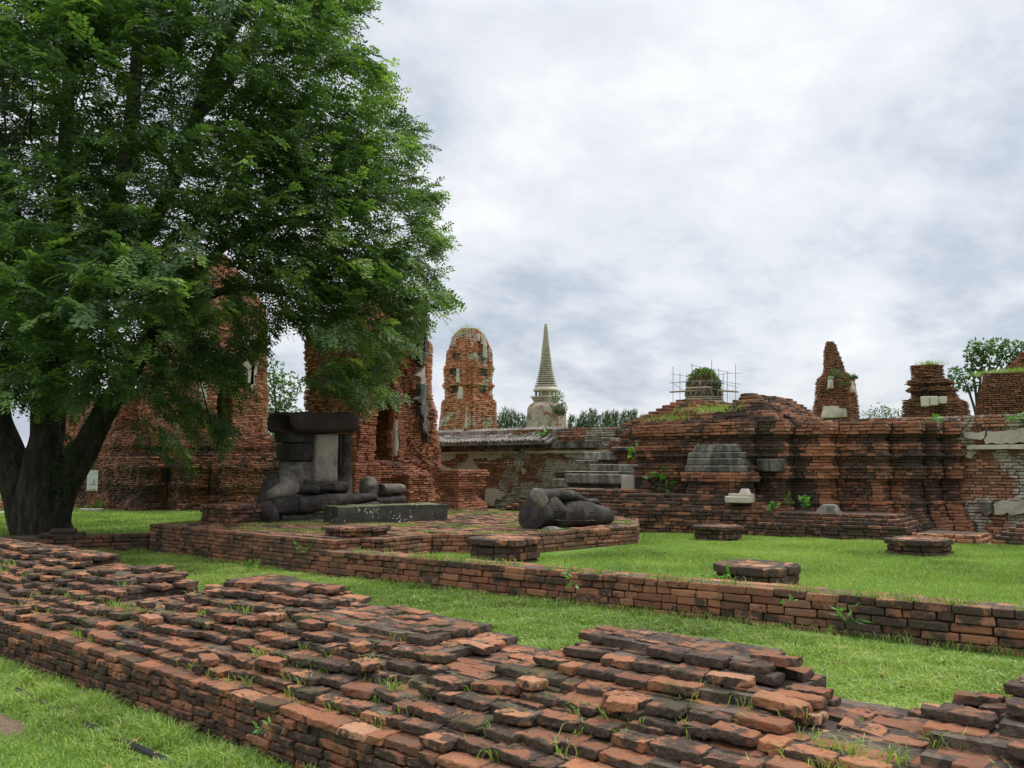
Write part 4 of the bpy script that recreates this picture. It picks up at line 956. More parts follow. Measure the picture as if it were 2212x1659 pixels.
# ------------------------------------------------------------------ leaf helpers
def rdir(n, up=0.0):
    v = rng.normal(0, 1, (n, 3)); v[:, 2] += up; return v / np.linalg.norm(v, axis=1, keepdims=True)
def leafball(mb, c, rad, n, L, W, tone, up=.2, squash=(1, 1, 1)):
    v = rdir(n); q = rng.uniform(.35, 1, n) ** .6; P = np.asarray(c) + v * (q[:, None] * rad) * np.asarray(squash)
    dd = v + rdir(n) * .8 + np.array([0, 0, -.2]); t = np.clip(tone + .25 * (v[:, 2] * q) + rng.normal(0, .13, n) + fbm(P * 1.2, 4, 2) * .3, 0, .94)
    leaves(mb, P, dd, rdir(n, 1.2), L * rng.uniform(.7, 1.3, n), W * rng.uniform(.7, 1.3, n), t)
def tube(mb, pts, rad, n=8, attr=(.5, .5, 0, 0), amp=0.0, seed=0, sub=1, flute=0.0):
    P = np.asarray(pts, float); rad = np.asarray(rad, float)
    if sub > 1:
        t = np.linspace(0, len(P) - 1, (len(P) - 1) * sub + 1); i0 = np.clip(t.astype(int), 0, len(P) - 2); f = t - i0
        def cr(A):
            a = A[np.clip(i0 - 1, 0, len(A) - 1)]; b = A[i0]; c = A[i0 + 1]; d = A[np.clip(i0 + 2, 0, len(A) - 1)]; ff = f[:, None] if A.ndim > 1 else f
            return .5 * (2 * b + (c - a) * ff + (2 * a - 5 * b + 4 * c - d) * ff ** 2 + (3 * b - a - 3 * c + d) * ff ** 3)
        P, rad = cr(P), np.maximum(cr(rad), .004)
    m = len(P); T = np.gradient(P, axis=0); T /= np.linalg.norm(T, axis=1, keepdims=True)
    ref = np.array([0, 0, 1.0]) if abs(T[:, 2]).mean() < .8 else np.array([1.0, 0, 0]); A = np.cross(T, ref); A /= np.linalg.norm(A, axis=1, keepdims=True); B = np.cross(T, A)
    th = np.linspace(0, 2 * np.pi, n, endpoint=False)
    rr = rad[:, None] * (1 + flute * np.cos(th * 5 + seed)[None] * np.linspace(1, .3, m)[:, None])
    V = P[:, None] + rr[..., None] * (np.cos(th)[None, :, None] * A[:, None] + np.sin(th)[None, :, None] * B[:, None])
    if amp: V = V + (V - P[:, None]) * (fbm((V * np.array([1, 1, .5])).reshape(-1, 3) * 2.2 + seed, seed, 3).reshape(m, n, 1) * amp * 2)
    i = np.arange(m - 1)[:, None] * n + np.arange(n)[None]; j = np.arange(m - 1)[:, None] * n + (np.arange(n)[None] + 1) % n
    mb.add(V.reshape(-1, 3), np.stack([i, j, j + n, i + n], -1).reshape(-1, 4), attr); mb.add(V[-1], [list(range(n))], attr); mb.add(V[0], [list(range(n))[::-1]], attr)
def ivy(name, parent, c, rad, n, L, W, tone=.45, squash=(1, 1, 1), mat=None):
    mb = MB(); leafball(mb, c, rad, n, L, W, tone, squash=squash); return mb.build(name, mat or M_LEAF2, parent)
def tufts(mb, pts, h, n, w=.02):
    for p in pts:
        P = np.asarray(p) + rng.normal(0, .22, (n, 3)) * np.array([1, 1, .15]); blades(mb, P, rng.uniform(.4, 1, n) * h, np.full(n, w), rng.uniform(.2, 1.2, n), rng.uniform(.15, .8, n), seg=False)

# ------------------------------------------------------------------ the two near prang ruins behind the statue
def ruin_tower(mb, x0, x1, y0, y1, z0, z1, ch, door, depth, seed, er, taper, dirt, tone, cap=1.2):
    n = int((z1 - z0) / ch)
    def pf(k):
        z = z0 + k * ch; o = taper * k * ch + max(0, z - (z1 - cap)) * .55
        X0, X1_, Y0_, Y1_ = x0 + o, x1 - o, y0 + o, y1 - o
        if door and door[2] < z < door[3]:
            sh = max(0, z - (door[3] - .7)) * .32
            return [(X0, Y0_), (X1_, Y0_), (X1_, door[0] + sh), (x1 - depth, door[0] + sh), (x1 - depth, door[1] - sh), (X1_, door[1] - sh), (X1_, Y1_), (X0, Y1_)]
        return [(X0, Y0_), (X1_, Y0_), (X1_, Y1_), (X0, Y1_)]
    def offs_f(): return [.0 for _ in range(n)]
    courses(mb, None, z0, n, ch, .26, .22, polyf=pf, tpl=T_LOW, prot=.022, er=er, erf=.75, seed=seed, rr=.010, joint=.006, zj=.004, yawj=.03, dirt=dirt, tone=tone, inset=.10)
yA, yB = onX(813, 950, -18.8)[1], onX(850, 950, -18.8)[1]
mb = MB(); ruin_tower(mb, -21.3, -18.75, 15.45, 18.6, 1.5, 7.6, .058, (yA - .06, yB + .06, 1.70, 4.1), 2.4, 121, .34, .03, .34, (.35, .95), cap=2.4)
courses(mb, [(-21.9, 15.0), (-18.2, 15.0), (-18.2, 18.0), (-18.6, 18.0), (-18.6, 18.7), (-21.9, 18.7)], -.05, 28, .058, .27, .2, offs=[.1] * 9 + [.1, .1, .12, .08, .04, .0, .0, .06, .08, .02, -.02, -.02, .0, .06, -.06, -.12, -.2, -.3, -.4], tpl=T_LOW, prot=.02, er=.10, seed=122, dirt=.42, tone=(.35, .95), rr=.015, edges={0, 1, 2, 3, 4})
for q, (dx, w_, h_) in enumerate(((767, .55, 1.2), (885, .7, .9))):
    p = onX(dx, 1000, -17.9); courses(mb, [(-18.25, p[1] - w_ / 2), (-17.55, p[1] - w_ / 2), (-17.55, p[1] + w_ / 2 + .3), (-18.25, p[1] + w_ / 2 + .3)], PZ - .04, int(h_ / .058), .058, .27, .16, tpl=T_LOW, prot=.02, seed=123 + q, dirt=.36, tone=(.45, .95), rr=.012)
rt_ = thing('ruined_prang', mb, M_BR_TOW, 'crumbling orange brick prang with a tall dark doorway right behind the seated statue', 'ruined tower')
def raggedX(name, mat, parent, pts, X, th=.12, seed=0, jit=.03):
    P = [onX(x, y, X) for x, y in pts]; mb = MB(); ragged(mb, [(p[1], p[2]) for p in P], 0, th=th, seed=seed, jit=jit)
    for q in range(len(mb.v)): v = mb.v[q]; mb.v[q] = np.stack([X - v[:, 1], v[:, 0], v[:, 2]], 1)
    return mb.build(name, mat, parent)
raggedX('plaster_patch', M_PLAS_D, rt_, [(890, 650), (914, 648), (912, 700), (915, 745), (911, 790), (902, 800), (898, 760), (892, 720)], -18.72, .18, 1, .05)
raggedX('plaster_patch', M_PLAS, rt_, [(899, 792), (911, 790), (912, 828), (903, 834), (900, 812)], -18.72, .18, 2, .04)
raggedX('plaster_patch', M_PLAS_D, rt_, [(900, 835), (914, 830), (917, 900), (917, 948), (905, 930), (898, 880)], -18.70, .2, 3, .05)
mb = MB(); a, b = onX(856, 985, -18.9), onX(856, 905, -18.9); block(mb, (-18.98, a[1] + .05, a[2]), (.3, .28, b[2] - a[2]), e=4, amp=.04, seed=135, rnd=.1); mb.build('door_jamb', M_PLAS, rt_, smooth=True)
# small moulded plinths beside it
mb = MB(); p = at(996, 1060, 21.8)
courses(mb, [(p[0] - .5, p[1] - .5), (p[0] + .4, p[1] - .5), (p[0] + .4, p[1] + .45), (p[0] - .5, p[1] + .45)], PZ - .05, 17, .06, .26, .18, offs=[.06, .06, .05, .02, -.06, -.12, -.15, -.15, -.10, -.03, .02, .02, -.02, .02, .07, .09, .05], tpl=T_LOW, prot=.01, seed=141, rr=.012, dirt=lambda k, q, z: .30 + .2 * (k > 14) + .25 * (q[0] < p[0] - .5), tone=(.5, .95), er=.02)
thing('brick_plinth', mb, M_BR_TOW, 'low waisted orange brick plinth between the prang ruin and the enclosure wall', 'plinth')

ZL = [(-29.2, 14.6), (-29.2, 15.6), (-28.3, 15.6), (-28.3, 16.7), (-27.3, 16.7), (-27.3, 20.6), (-41, 20.6), (-41, 14.6)]
MO = [.25, .25, .22, .2, .16, .1, .08, .06, .04, 0, -.02, 0, .02, .06, .1, .12, .10, .04, .02, 0, 0, .0, .02, .06, .1, .12, .1, .05, .0, -.02, -.02]
mb = MB()
courses(mb, ZL, -.05, 31, .062, .28, .2, offs=MO, edges={0, 1, 2, 3, 4, 7}, tpl=T_LOW, prot=.025, er=.10, seed=151, rr=.015, dirt=lambda k, q, z: .50 + .5 * n3(q[0], q[1], z * .3, .8, 6), tone=(.25, .85))
courses(mb, [(-31.2, 15.2), (-29.8, 16.4), (-29.8, 20.7), (-40, 20.7), (-40, 15.2)], -.05 + 31 * .062, 16, .062, .28, .2, offs=[.1, .1, .05, 0, 0, .05, .1, .12, .1, .0, -.1, -.1, -.15, -.2, -.25, -.3], edges={0, 1, 2, 4}, tpl=T_LOW, prot=.02, er=.14, seed=152, rr=.015, dirt=.48, tone=(.3, .85))
courses(mb, [(-40.5, 16.2), (-34.8, 16.2), (-34.8, 20.4), (-40.5, 20.4)], 2.6, 32, .062, .28, .2, offs=[-.012 * k for k in range(32)], edges={0, 1}, tpl=T_LOW, prot=.025, er=.3, erf=.6, seed=154, rr=.012, dirt=.42, tone=(.35, .9))
yA, yB = onX(464, 900, -30.4)[1], onX(500, 900, -30.4)[1]
ruin_tower(mb, -35.0, -30.3, 17.3, 20.4, 2.7, 10.2, .062, (yA, yB, 3.05, 4.75), 1.6, 153, .16, .02, .34, (.4, .95), cap=2.2)
lt_ = thing('ruined_prang', mb, M_BR_LOW, 'tall brick prang ruin on a broad dark base seen through the big tree', 'ruined tower')
raggedX('plaster_patch', M_PLAS_G, lt_, [(432, 715), (460, 712), (458, 760), (448, 800), (432, 812), (430, 760)], -30.22, .12, 4, .06)
raggedX('plaster_patch', M_PLAS_G, lt_, [(522, 716), (548, 720), (552, 800), (540, 840), (528, 800)], -30.22, .12, 5, .06)
raggedX('plaster_patch', M_PLAS_G, lt_, [(432, 820), (445, 815), (440, 870), (432, 880)], -30.22, .12, 6, .06)
# kerb and path far left
mb = MB(); courses(mb, wall_poly((-46, 9.0), (-33.2, 12.66), .4), 0, 3, .08, .3, .2, tpl=T_LOW, seed=171, dirt=.2, tone=(.6, 1)); thing('brick_kerb', mb, M_BR_TOW, 'low orange brick kerb behind the trunk at the far left edge', 'kerb')
mb = MB(); a, b = gz(-120, 1112), gz(66, 1106); d = (b - a)[:2]; nn_ = np.array([-d[1], d[0]]) / np.linalg.norm(d) * .45
mb.add([(*(a[:2] - nn_), .03), (*(b[:2] - nn_), .03), (*(b[:2] + nn_), .03), (*(a[:2] + nn_), .03)], np.array([[0, 1, 2, 3]])); struct(mb.build('path', M_SAND))
# information sign
p = gz(198, 1104); sg = empty('information_sign', (p[0], p[1], 0), 'white information board on two brown posts with a pale footing', 'sign')
rv = RT_[:2] / np.linalg.norm(RT_[:2]); fv = -fwd0[:2]
def sb(mb, c, L, W_, H_, e=14): block(mb, c, (L, W_, H_), yaw=math.atan2(rv[1], rv[0]), e=e, amp=0.0, n=20, rnd=.03)
for dx in (-.10, .10):
    mb = MB(); sb(mb, (p[0] + rv[0] * dx, p[1] + rv[1] * dx, .05), .05, .05, 1.15); mb.build('post', M_POST, sg)
mb = MB(); sb(mb, (p[0] + fv[0] * .05, p[1] + fv[1] * .05, .70), .36, .03, .70, 20); bd_ = mb.build('board', M_WHITE, sg)
mb = MB()
def ink(pts, w_=.006):
    for (ax, az), (bx, bz) in zip(pts[:-1], pts[1:]):
        A_ = np.array([p[0] + rv[0] * ax + fv[0] * .0675, p[1] + rv[1] * ax + fv[1] * .0675, .70 + az]); B_ = np.array([p[0] + rv[0] * bx + fv[0] * .0675, p[1] + rv[1] * bx + fv[1] * .0675, .70 + bz]); tube(mb, [A_, B_], [w_, w_], 5)
ink([(-.10, .22), (-.02, .20), (.03, .21), (.05, .30), (.07, .38), (.09, .29), (.12, .20), (.02, .20)]); mb.build('drawing', M_INK, bd_); mb = MB(); ink([(-.15, .04), (.15, .04)]); mb.build('caption_line', M_INK, bd_)
mb = MB(); sb(mb, (p[0], p[1], -.05), .75, .5, .13, 4); mb.build('footing', M_CONC, sg)

# ------------------------------------------------------------------ far towers
def sqpoly(cx, d, hw, hh, y):
    """axis aligned square whose corner faces the eye, centred at photo column cx at depth d, hw = half width in photo units"""
    c = at(cx, 1000, d); s = 2 * hw * d / FPX / 1.19
    return c, s
def redent(c, s, q=.16):
    h = s / 2; a = h * (1 - q); b = h * (1 - 2 * q)
    return [(c[0] + x, c[1] + y) for x, y in ((-b, -h), (b, -h), (b, -a), (a, -a), (a, -b), (h, -b), (h, b), (a, b), (a, a), (b, a), (b, h), (-b, h), (-b, a), (-a, a), (-a, b), (-h, b), (-h, -b), (-a, -b), (-a, -a), (-b, -a))]
def profile_tower(prof, d, ch, z0=0.0, kind='redent', bl=.36, seed=0, er=.15, dirt=.4, tone=(.35, .95), skip=None, prot=.03, q=.14, zmap=None):
    """prof: (photo y, left x, right x) from bottom to top"""
    pr = sorted([(zat(y, d), (a + b) / 2, (b - a) / 2) for y, a, b in prof]); zs, cs, hs = (np.array(v) for v in zip(*pr)); n = int((zs[-1] - z0) / ch)
    def pf(k):
        z = z0 + (k + .5) * ch; c, s = sqpoly(np.interp(z, zs, cs), d, np.interp(z, zs, hs), 0, 0)
        if kind == 'redent': return redent(c[:2], s, q)
        h = s / 2; k_ = h * .35; return [(c[0] + x, c[1] + y) for x, y in ((-h + k_, -h), (h - k_, -h), (h, -h + k_), (h, h - k_), (h - k_, h), (-h + k_, h), (-h, h - k_), (-h, -h + k_))]
    mb = MB(); courses(mb, None, z0, n, ch, bl, .3, polyf=pf, tpl=T_LOW, prot=prot, er=er, erf=.6, seed=seed, rr=.02, dirt=dirt, tone=tone, skip=skip, inset=.12, joint=.010, zj=.006)
    return mb, pf
DA = 55.0
profA = [(1006, 930, 1090), (930, 947, 1072), (868, 953, 1071), (862, 960, 1064), (840, 961, 1063), (833, 955, 1069), (826, 961, 1063), (803, 958, 1065), (795, 957, 1068), (788, 962, 1063), (766, 963, 1062), (757, 966, 1062), (744, 972, 1056), (729, 976, 1050), (716, 986, 1040), (706, 998, 1028)]
zn = [(zat(850, DA), zat(836, DA)), (zat(815, DA), zat(800, DA)), (zat(783, DA), zat(766, DA))]
cA = at(1010, 1000, DA)
def skA(k, m, z, e, s):
    if not any(a < z < b for a, b in zn): return False
    return (abs(m[0] - cA[0]) < .30) or (abs(m[1] - cA[1]) < .30)
mb, pfA = profile_tower(profA, DA, .12, seed=201, skip=skA, er=.16, tone=(.4, .95), dirt=.36)
ta = thing('ruined_prang', mb, M_BR_FARP, 'distant domed red brick prang with pale plaster patches and rows of niches', 'ruined tower')
for dx, y0_, y1_, w_, ex in ((1008, 930, 872, .55, 0), (990, 830, 800, .3, 0), (1000, 866, 838, .7, 0), (1021, 735, 718, .3, .5), (1033, 738, 722, .28, .2), (1044, 745, 724, .34, -.1), (1047, 775, 745, .3, -.2), (1020, 765, 742, .28, .4)):
    zt_, zb_ = zat(y1_, DA), zat(y0_, DA); kk = int((zt_ + zb_) / 2 / .12); pl = np.array(pfA(kk)); c = at(dx, (y0_ + y1_) / 2, DA)
    dist = ((pl - EYEP[:2]) @ fwd0[:2]).min() + .15 + ex + abs(dx - 1010) * DA / FPX * .85; c = at(dx, y0_, dist)
    mb = MB(); block(mb, (c[0], c[1], zb_), (w_, .4, zt_ - zb_), yaw=math.atan2(rv[1], rv[0]), e=3, amp=.06, seed=int(dx), n=20, rnd=.2, taper=.75); mb.build('antefix' if y1_ < 800 else 'pilaster', M_PLAS if y1_ > 800 else M_PLAS_G, ta, smooth=True)
mb = MB(); tufts(mb, [at(x, y, DA + dz) for x, y, dz in ((1000, 708, -.2), (1008, 704, 0), (1016, 705, .3), (990, 714, 0), (982, 722, -.3), (1030, 712, .3), (1005, 714, -.8), (996, 720, -.8))], .2, 40, .02); stuff(mb.build('grass', M_GRASS, ta))

# slender ringed spire
DB = 60.0; cB = at(1180, 1000, DB); U = DB / FPX
sp = empty('chedi_spire', (cB[0], cB[1], 0), 'slender pale grey ringed spire on a bell shaped stupa', 'stupa')
def lathe(mb, prof, n=40, amp=.0, seed=0, c=cB):
    th = np.linspace(0, 2 * np.pi, n, endpoint=False); V = np.array([[(c[0] + r_ * math.cos(t), c[1] + r_ * math.sin(t), z) for t in th] for z, r_ in prof])
    if amp: dd = V - np.array([c[0], c[1], 0]); dd[..., 2] = 0; V = V + dd * (fbm(V.reshape(-1, 3) * 1.1, seed, 4).reshape(len(prof), n, 1) * amp)
    m = len(prof); i = np.arange(m - 1)[:, None] * n + np.arange(n)[None]; j = np.arange(m - 1)[:, None] * n + (np.arange(n)[None] + 1) % n
    mb.add(V.reshape(-1, 3), np.stack([i, j, j + n, i + n], -1).reshape(-1, 4), (.5, .4, 0, .5)); mb.add(V[-1], [list(range(n))], (.5, .4, 0, .5))
def zB(yz): return zat((1000 + yz / 2.765) * .6777, DB)
rB = lambda h: h * .2451 * U
pr = []; ys_ = [640]
step = 22.0
while ys_[-1] > 105: ys_.append(ys_[-1] - step); step = max(9.0, step * .965)
hw = lambda y: np.interp(y, [75, 105, 250, 400, 500, 600, 640], [12, 15, 29, 46, 61, 85, 98])
for a, b in zip(ys_[:-1], ys_[1:]):
    h_ = hw((a + b) / 2); pr += [(zB(a), rB(h_ * .80)), (zB(a - (a - b) * .15), rB(h_ * 1.06)), (zB(a - (a - b) * .55), rB(h_ * 1.06)), (zB(a - (a - b) * .7), rB(h_ * .82))]
pr += [(zB(104), rB(13)), (zB(76), rB(11.5))]
mb = MB(); lathe(mb, pr, amp=.05, seed=3); mb.build('ringed_spire', M_CHEDI, sp)
mb = MB(); lathe(mb, [(zB(684), rB(70)), (zB(682), rB(112)), (zB(668), rB(114)), (zB(655), rB(104)), (zB(642), rB(96)), (zB(638), rB(80))], amp=.03, seed=4); mb.build('spire_base_ring', M_CHEDI, sp)
mb = MB(); lathe(mb, [(zB(732), rB(66)), (zB(684), rB(66))], amp=.03, seed=5); mb.build('neck', M_CHEDI, sp)
for q in range(8):
    t = q * math.pi / 4 + .2; mb = MB(); c = (cB[0] + rB(96) * math.cos(t), cB[1] + rB(96) * math.sin(t)); tube(mb, [(*c, zB(728)), (*c, zB(680))], [rB(8), rB(8)], 8); mb.build('column', M_CHEDI, sp)
mb = MB(); s_ = rB(138) * 2 / 1.41
def sq(s): h = s / 2; return [(cB[0] + x, cB[1] + y) for x, y in ((-h, -h), (h, -h), (h, h), (-h, h))]
prism(mb, sq(s_), zB(742), zB(727), (0, 0, 0, 0)); prism(mb, sq(s_ * .9), zB(762), zB(742), (0, 0, 0, 0)); prism(mb, sq(s_ * .82), zB(792), zB(762), (0, 0, 0, 0)); mb.build('harmika', M_CHEDI, sp)
mb = MB(); lathe(mb, [(-.2, rB(205)), (zB(1060), rB(190)), (zB(1000), rB(178)), (zB(900), rB(172)), (zB(840), rB(166)), (zB(815), rB(158)), (zB(800), rB(145)), (zB(788), rB(118))], n=60, amp=.16, seed=6)
M_BELL = brick_mat('ruined_stucco', stain=.46, ss=.8, bs=6, plaster=.62, lichen=.2); mb.build('bell', M_BELL, sp, smooth=True)
ivy('ivy', sp, at(1206, 870, DB - 2.6), .55, 420, .14, .08, .35, (.8, .8, 1.5)); ivy('ivy', sp, at(1212, 884, DB - 2.6), .4, 220, .13, .07, .35)

# broken spire on the right
DC = 45.0
profC = [(1004, 1745, 1868), (905, 1756, 1859), (880, 1759, 1858), (857, 1763, 1856), (832, 1765, 1855), (818, 1770, 1852), (808, 1781, 1838), (798, 1786, 1829), (784, 1786, 1825), (768, 1788, 1822), (756, 1788, 1818), (746, 1790, 1815), (738, 1793, 1812), (733, 1797, 1808)]
mb, pfC = profile_tower(profC, DC, .085, seed=211, er=.24, tone=(.2, .75), dirt=.42, bl=.30, prot=.02, kind='oct')
tc_ = thing('ruined_prang', mb, M_BR_FARD, 'leaning broken dark red brick spire ruin with sparse green growth', 'ruined tower')
for dx, y0_, y1_, w_ in ((1798, 905, 880, 1.1), (1815, 903, 885, .8), (1828, 892, 872, .5), (1795, 842, 815, .3), (1838, 850, 825, .35)):
    zb_, zt_ = zat(y0_, DC), zat(y1_, DC); pl = np.array(pfC(int(zb_ / .085))); dist = ((pl - EYEP[:2]) @ fwd0[:2]).min() + .12 + abs(dx - 1808) * DC / FPX * .8; c = at(dx, y0_, dist)
    mb = MB(); block(mb, (c[0], c[1], zb_), (w_, .4, zt_ - zb_), yaw=math.atan2(rv[1], rv[0]), e=3, amp=.09, seed=int(dx), n=20, rnd=.2, taper=.8); mb.build('plaster_patch', M_PLAS, tc_, smooth=True)
for x, y, r_ in ((1803, 803, .38), (1815, 810, .42), (1800, 815, .3), (1838, 812, .3), (1826, 828, .35), (1846, 815, .2)): ivy('ivy', tc_, at(x, y, DC - 1.25), r_ * .55, 130, .09, .045, .3, (1.3, 1.3, .6))

# stump tower with flared neck and the long mass beside it
DD = 36.0
profD = [(1004, 1940, 2140), (908, 1953, 2100), (868, 1957, 2095), (867, 1958, 2086), (862, 1960, 2084), (861, 1974, 2078), (846, 1976, 2070), (845, 1964, 2076), (839, 1964, 2074), (838, 1974, 2064), (830, 1976, 2060), (829, 1964, 2072), (822, 1968, 2066), (821, 1976, 2052), (815, 1977, 2048), (805, 1976, 2047), (786, 1975, 2047)]
mb, pfD = profile_tower(profD, DD, .062, seed=221, er=.04, tone=(.15, .6), dirt=lambda k, p, z: .46 + .3 * n3(p[0], p[1], z, .9, 4), bl=.3, prot=.02, kind='oct')
td = thing('brick_stump', mb, M_BR_FARD, 'squat brown brick tower stump with a flared neck and grass on top', 'ruined tower')
for dx, y0_, y1_, w_ in ((1999, 882, 861, .26), (2016, 880, 861, .30), (2037, 876, 861, .26)):
    zb_, zt_ = zat(y0_, DD), zat(y1_, DD); pl = np.array(pfD(int(zb_ / .062))); dist = ((pl - EYEP[:2]) @ fwd0[:2]).min() + .05 + abs(dx - 2012) * DD / FPX * .35; c = at(dx, y0_, dist)
    mb = MB(); block(mb, (c[0], c[1], zb_), (w_, .25, zt_ - zb_), yaw=math.atan2(rv[1], rv[0]), e=10, amp=.015, seed=int(dx), n=24, rnd=.06); mb.build('plaster_panel', M_PLAS, td, smooth=True)
mb = MB(); tufts(mb, [at(x, 789, DD + .2) for x in (1998, 2005, 2013, 2020)], .30, 60, .02); stuff(mb.build('grass', M_GRASS, td))
a = at(2078, 1000, 35.0); mb = MB(); EX = a[0]
courses(mb, [(EX, a[1] - .3), (EX + 14, a[1] + 4.0), (EX + 14, a[1] + 9), (EX - 1, a[1] + 6)], 0, 33, .085, .3, .22, offs=[.1] * 22 + [.05, 0, -.1, -.12, -.1, -.05, 0, .04, .06, .04, 0], edges={0, 3}, tpl=T_LOW, prot=.03, er=.12, seed=231, dirt=lambda k, p, z: .50 + .12 * (k in range(14, 22)), tone=(.1, .6), rr=.02)
b = at(2101, 1000, 36.0)
courses(mb, [(b[0], b[1]), (b[0] + 12, b[1] + 3.7), (b[0] + 12, b[1] + 7), (b[0], b[1] + 6)], 33 * .085, 30, .085, .3, .22, polyf=lambda k: [(b[0] + .02 * k, b[1]), (b[0] + 12, b[1] + 3.7), (b[0] + 12, b[1] + 7), (b[0] + .02 * k, b[1] + 6)], edges={0, 3}, tpl=T_LOW, prot=.03, er=.12, seed=232, dirt=lambda k, p, z: .40, tone=(.1, .6), rr=.02)
c = at(2156, 1000, 38.5)
courses(mb, None, 63 * .085 - .2, 17, .085, .3, .22, polyf=lambda k: [(c[0] + .06 * k, c[1] + .05 * k), (c[0] + 9, c[1] + 2.5), (c[0] + 9, c[1] + 6), (c[0] + .06 * k, c[1] + 6)], edges={0, 3}, tpl=T_LOW, prot=.05, er=.15, seed=233, dirt=.42, tone=(.2, .7), rr=.02)
te = thing('brick_mass', mb, M_BR_FARD, 'broad stepped mass of brown ruined brick at the right edge behind the wall', 'ruin')
mb = MB(); tufts(mb, [at(x, zz_, 37.5) for x, zz_ in zip(range(2105, 2215, 7), np.interp(range(2105, 2215, 7), [2105, 2160, 2215], [812, 806, 800]))], .25, 60, .02); stuff(mb.build('grass', M_GRASS, te))

# domed shrine wrapped in scaffolding
DE = 48.0
def zE(yz): return zat((1050 + yz / 3.016) * .6777, DE)
UE = .6777 / 3.016 * DE / FPX
cE = at((2000 + 745 / 3.016) * .6777, 1000, DE)
profE = [(700, 190), (690, 188), (640, 172), (600, 168), (560, 170), (545, 165), (500, 152), (460, 132), (430, 100), (405, 62), (385, 30), (372, 8)]
pz = [(zE(y), h_ * UE) for y, h_ in profE]; pz.sort(); zs_, hs_ = np.array(pz).T
def ngon(c, r_, n=12, ph=0.1): return [(c[0] + r_ * math.cos(ph + 2 * math.pi * i / n), c[1] + r_ * math.sin(ph + 2 * math.pi * i / n)) for i in range(n)]
mb = MB(); nE = int((zs_[-1]) / .10)
courses(mb, None, 0, nE, .10, .3, .25, polyf=lambda k: ngon(cE, float(np.interp((k + .5) * .1, zs_, hs_)) * (1.0 if (k + .5) * .1 > zs_[0] else 1.05)), tpl=T_LOW, prot=.03, er=.06, seed=241, dirt=.46, tone=(.2, .8), rr=.02)
de = thing('domed_shrine', mb, M_BR_FARD, 'small overgrown brick dome inside scaffolding beyond the crumbled chedi base', 'ruin')
mb = MB()
for yz, r_, h_ in ((560, 176, 14), (690, 196, 14), (668, 186, 10), (650, 178, 8)): prism(mb, ngon(cE, r_ * UE, 24), zE(yz + h_), zE(yz), (0, 0, 0, 0))
mb.build('cornice', M_PLAS, de)
for yb_, yt_, rr_, cnt in ((545, 498, 160, 14), (640, 580, 172, 16)):
    for q in range(cnt):
        t = 2 * math.pi * q / cnt + .1; mb = MB(); block(mb, (cE[0] + rr_ * UE * math.cos(t), cE[1] + rr_ * UE * math.sin(t), zE(yb_)), (.12, .26, zE(yt_) - zE(yb_)), yaw=t, e=3, amp=.02, n=14, taper=.6, seed=q, rnd=.2); mb.build('antefix', M_PLAS_D, de, smooth=True)
mb = MB(); leafball(mb, (cE[0], cE[1], zE(490)), 150 * UE, 3200, .13, .075, .40, squash=(1.0, 1.0, .82)); leafball(mb, at((2000 + 855 / 3.016) * .6777, (1050 + 520 / 3.016) * .6777, DE - .6), .25, 200, .14, .08, .3); mb.build('ivy', M_LEAF2, de)
sf = empty('scaffolding', (cE[0], cE[1], 0), 'thin pole scaffolding around the small overgrown dome', 'scaffolding')
def pole(x0, y0, d0, x1, y1, d1, r_=.014, name='pole', mat=None):
    a = at((2000 + x0 / 3.016) * .6777, (1050 + y0 / 3.016) * .6777, d0); b = at((2000 + x1 / 3.016) * .6777, (1050 + y1 / 3.016) * .6777, d1); mb = MB(); tube(mb, [a, b], [r_, r_], 6); mb.build(name, mat or M_POLE, sf)
DL, DF, DR_, DBK = 48.0, 46.4, 48.0, 49.6
for x, yt_, d in ((438, 355, DL), (505, 415, 47.7), (568, 420, 47.4), (622, 325, DBK), (655, 370, 49.5), (707, 435, 46.8), (810, 295, DF), (827, 375, 49.0), (877, 372, 46.8), (920, 418, 47.2), (960, 402, 47.4), (1040, 338, DR_)): pole(x, yt_, d, x, 760, d)
for a in ((415, 425, DL, 640, 462, 47.1), (610, 345, DBK, 990, 416, DR_ + .3), (865, 433, 46.8, 1105, 418, DR_), (400, 515, DL, 830, 490, DF), (800, 485, DF, 1085, 528, DR_), (420, 516, DL, 640, 490, DBK), (860, 500, 46.8, 1060, 560, DR_), (405, 602, DL, 830, 575, DF), (800, 570, DF, 1070, 600, DR_), (440, 520, DL, 545, 592, 47.5), (640, 490, 47.0, 900, 505, 46.9)): pole(*a, r_=.013)
pole(410, 602, DL - .1, 640, 590, 47.1, .05, 'plank', M_PLANK); pole(870, 588, 46.8, 1060, 600, DR_, .05, 'plank', M_PLANK)

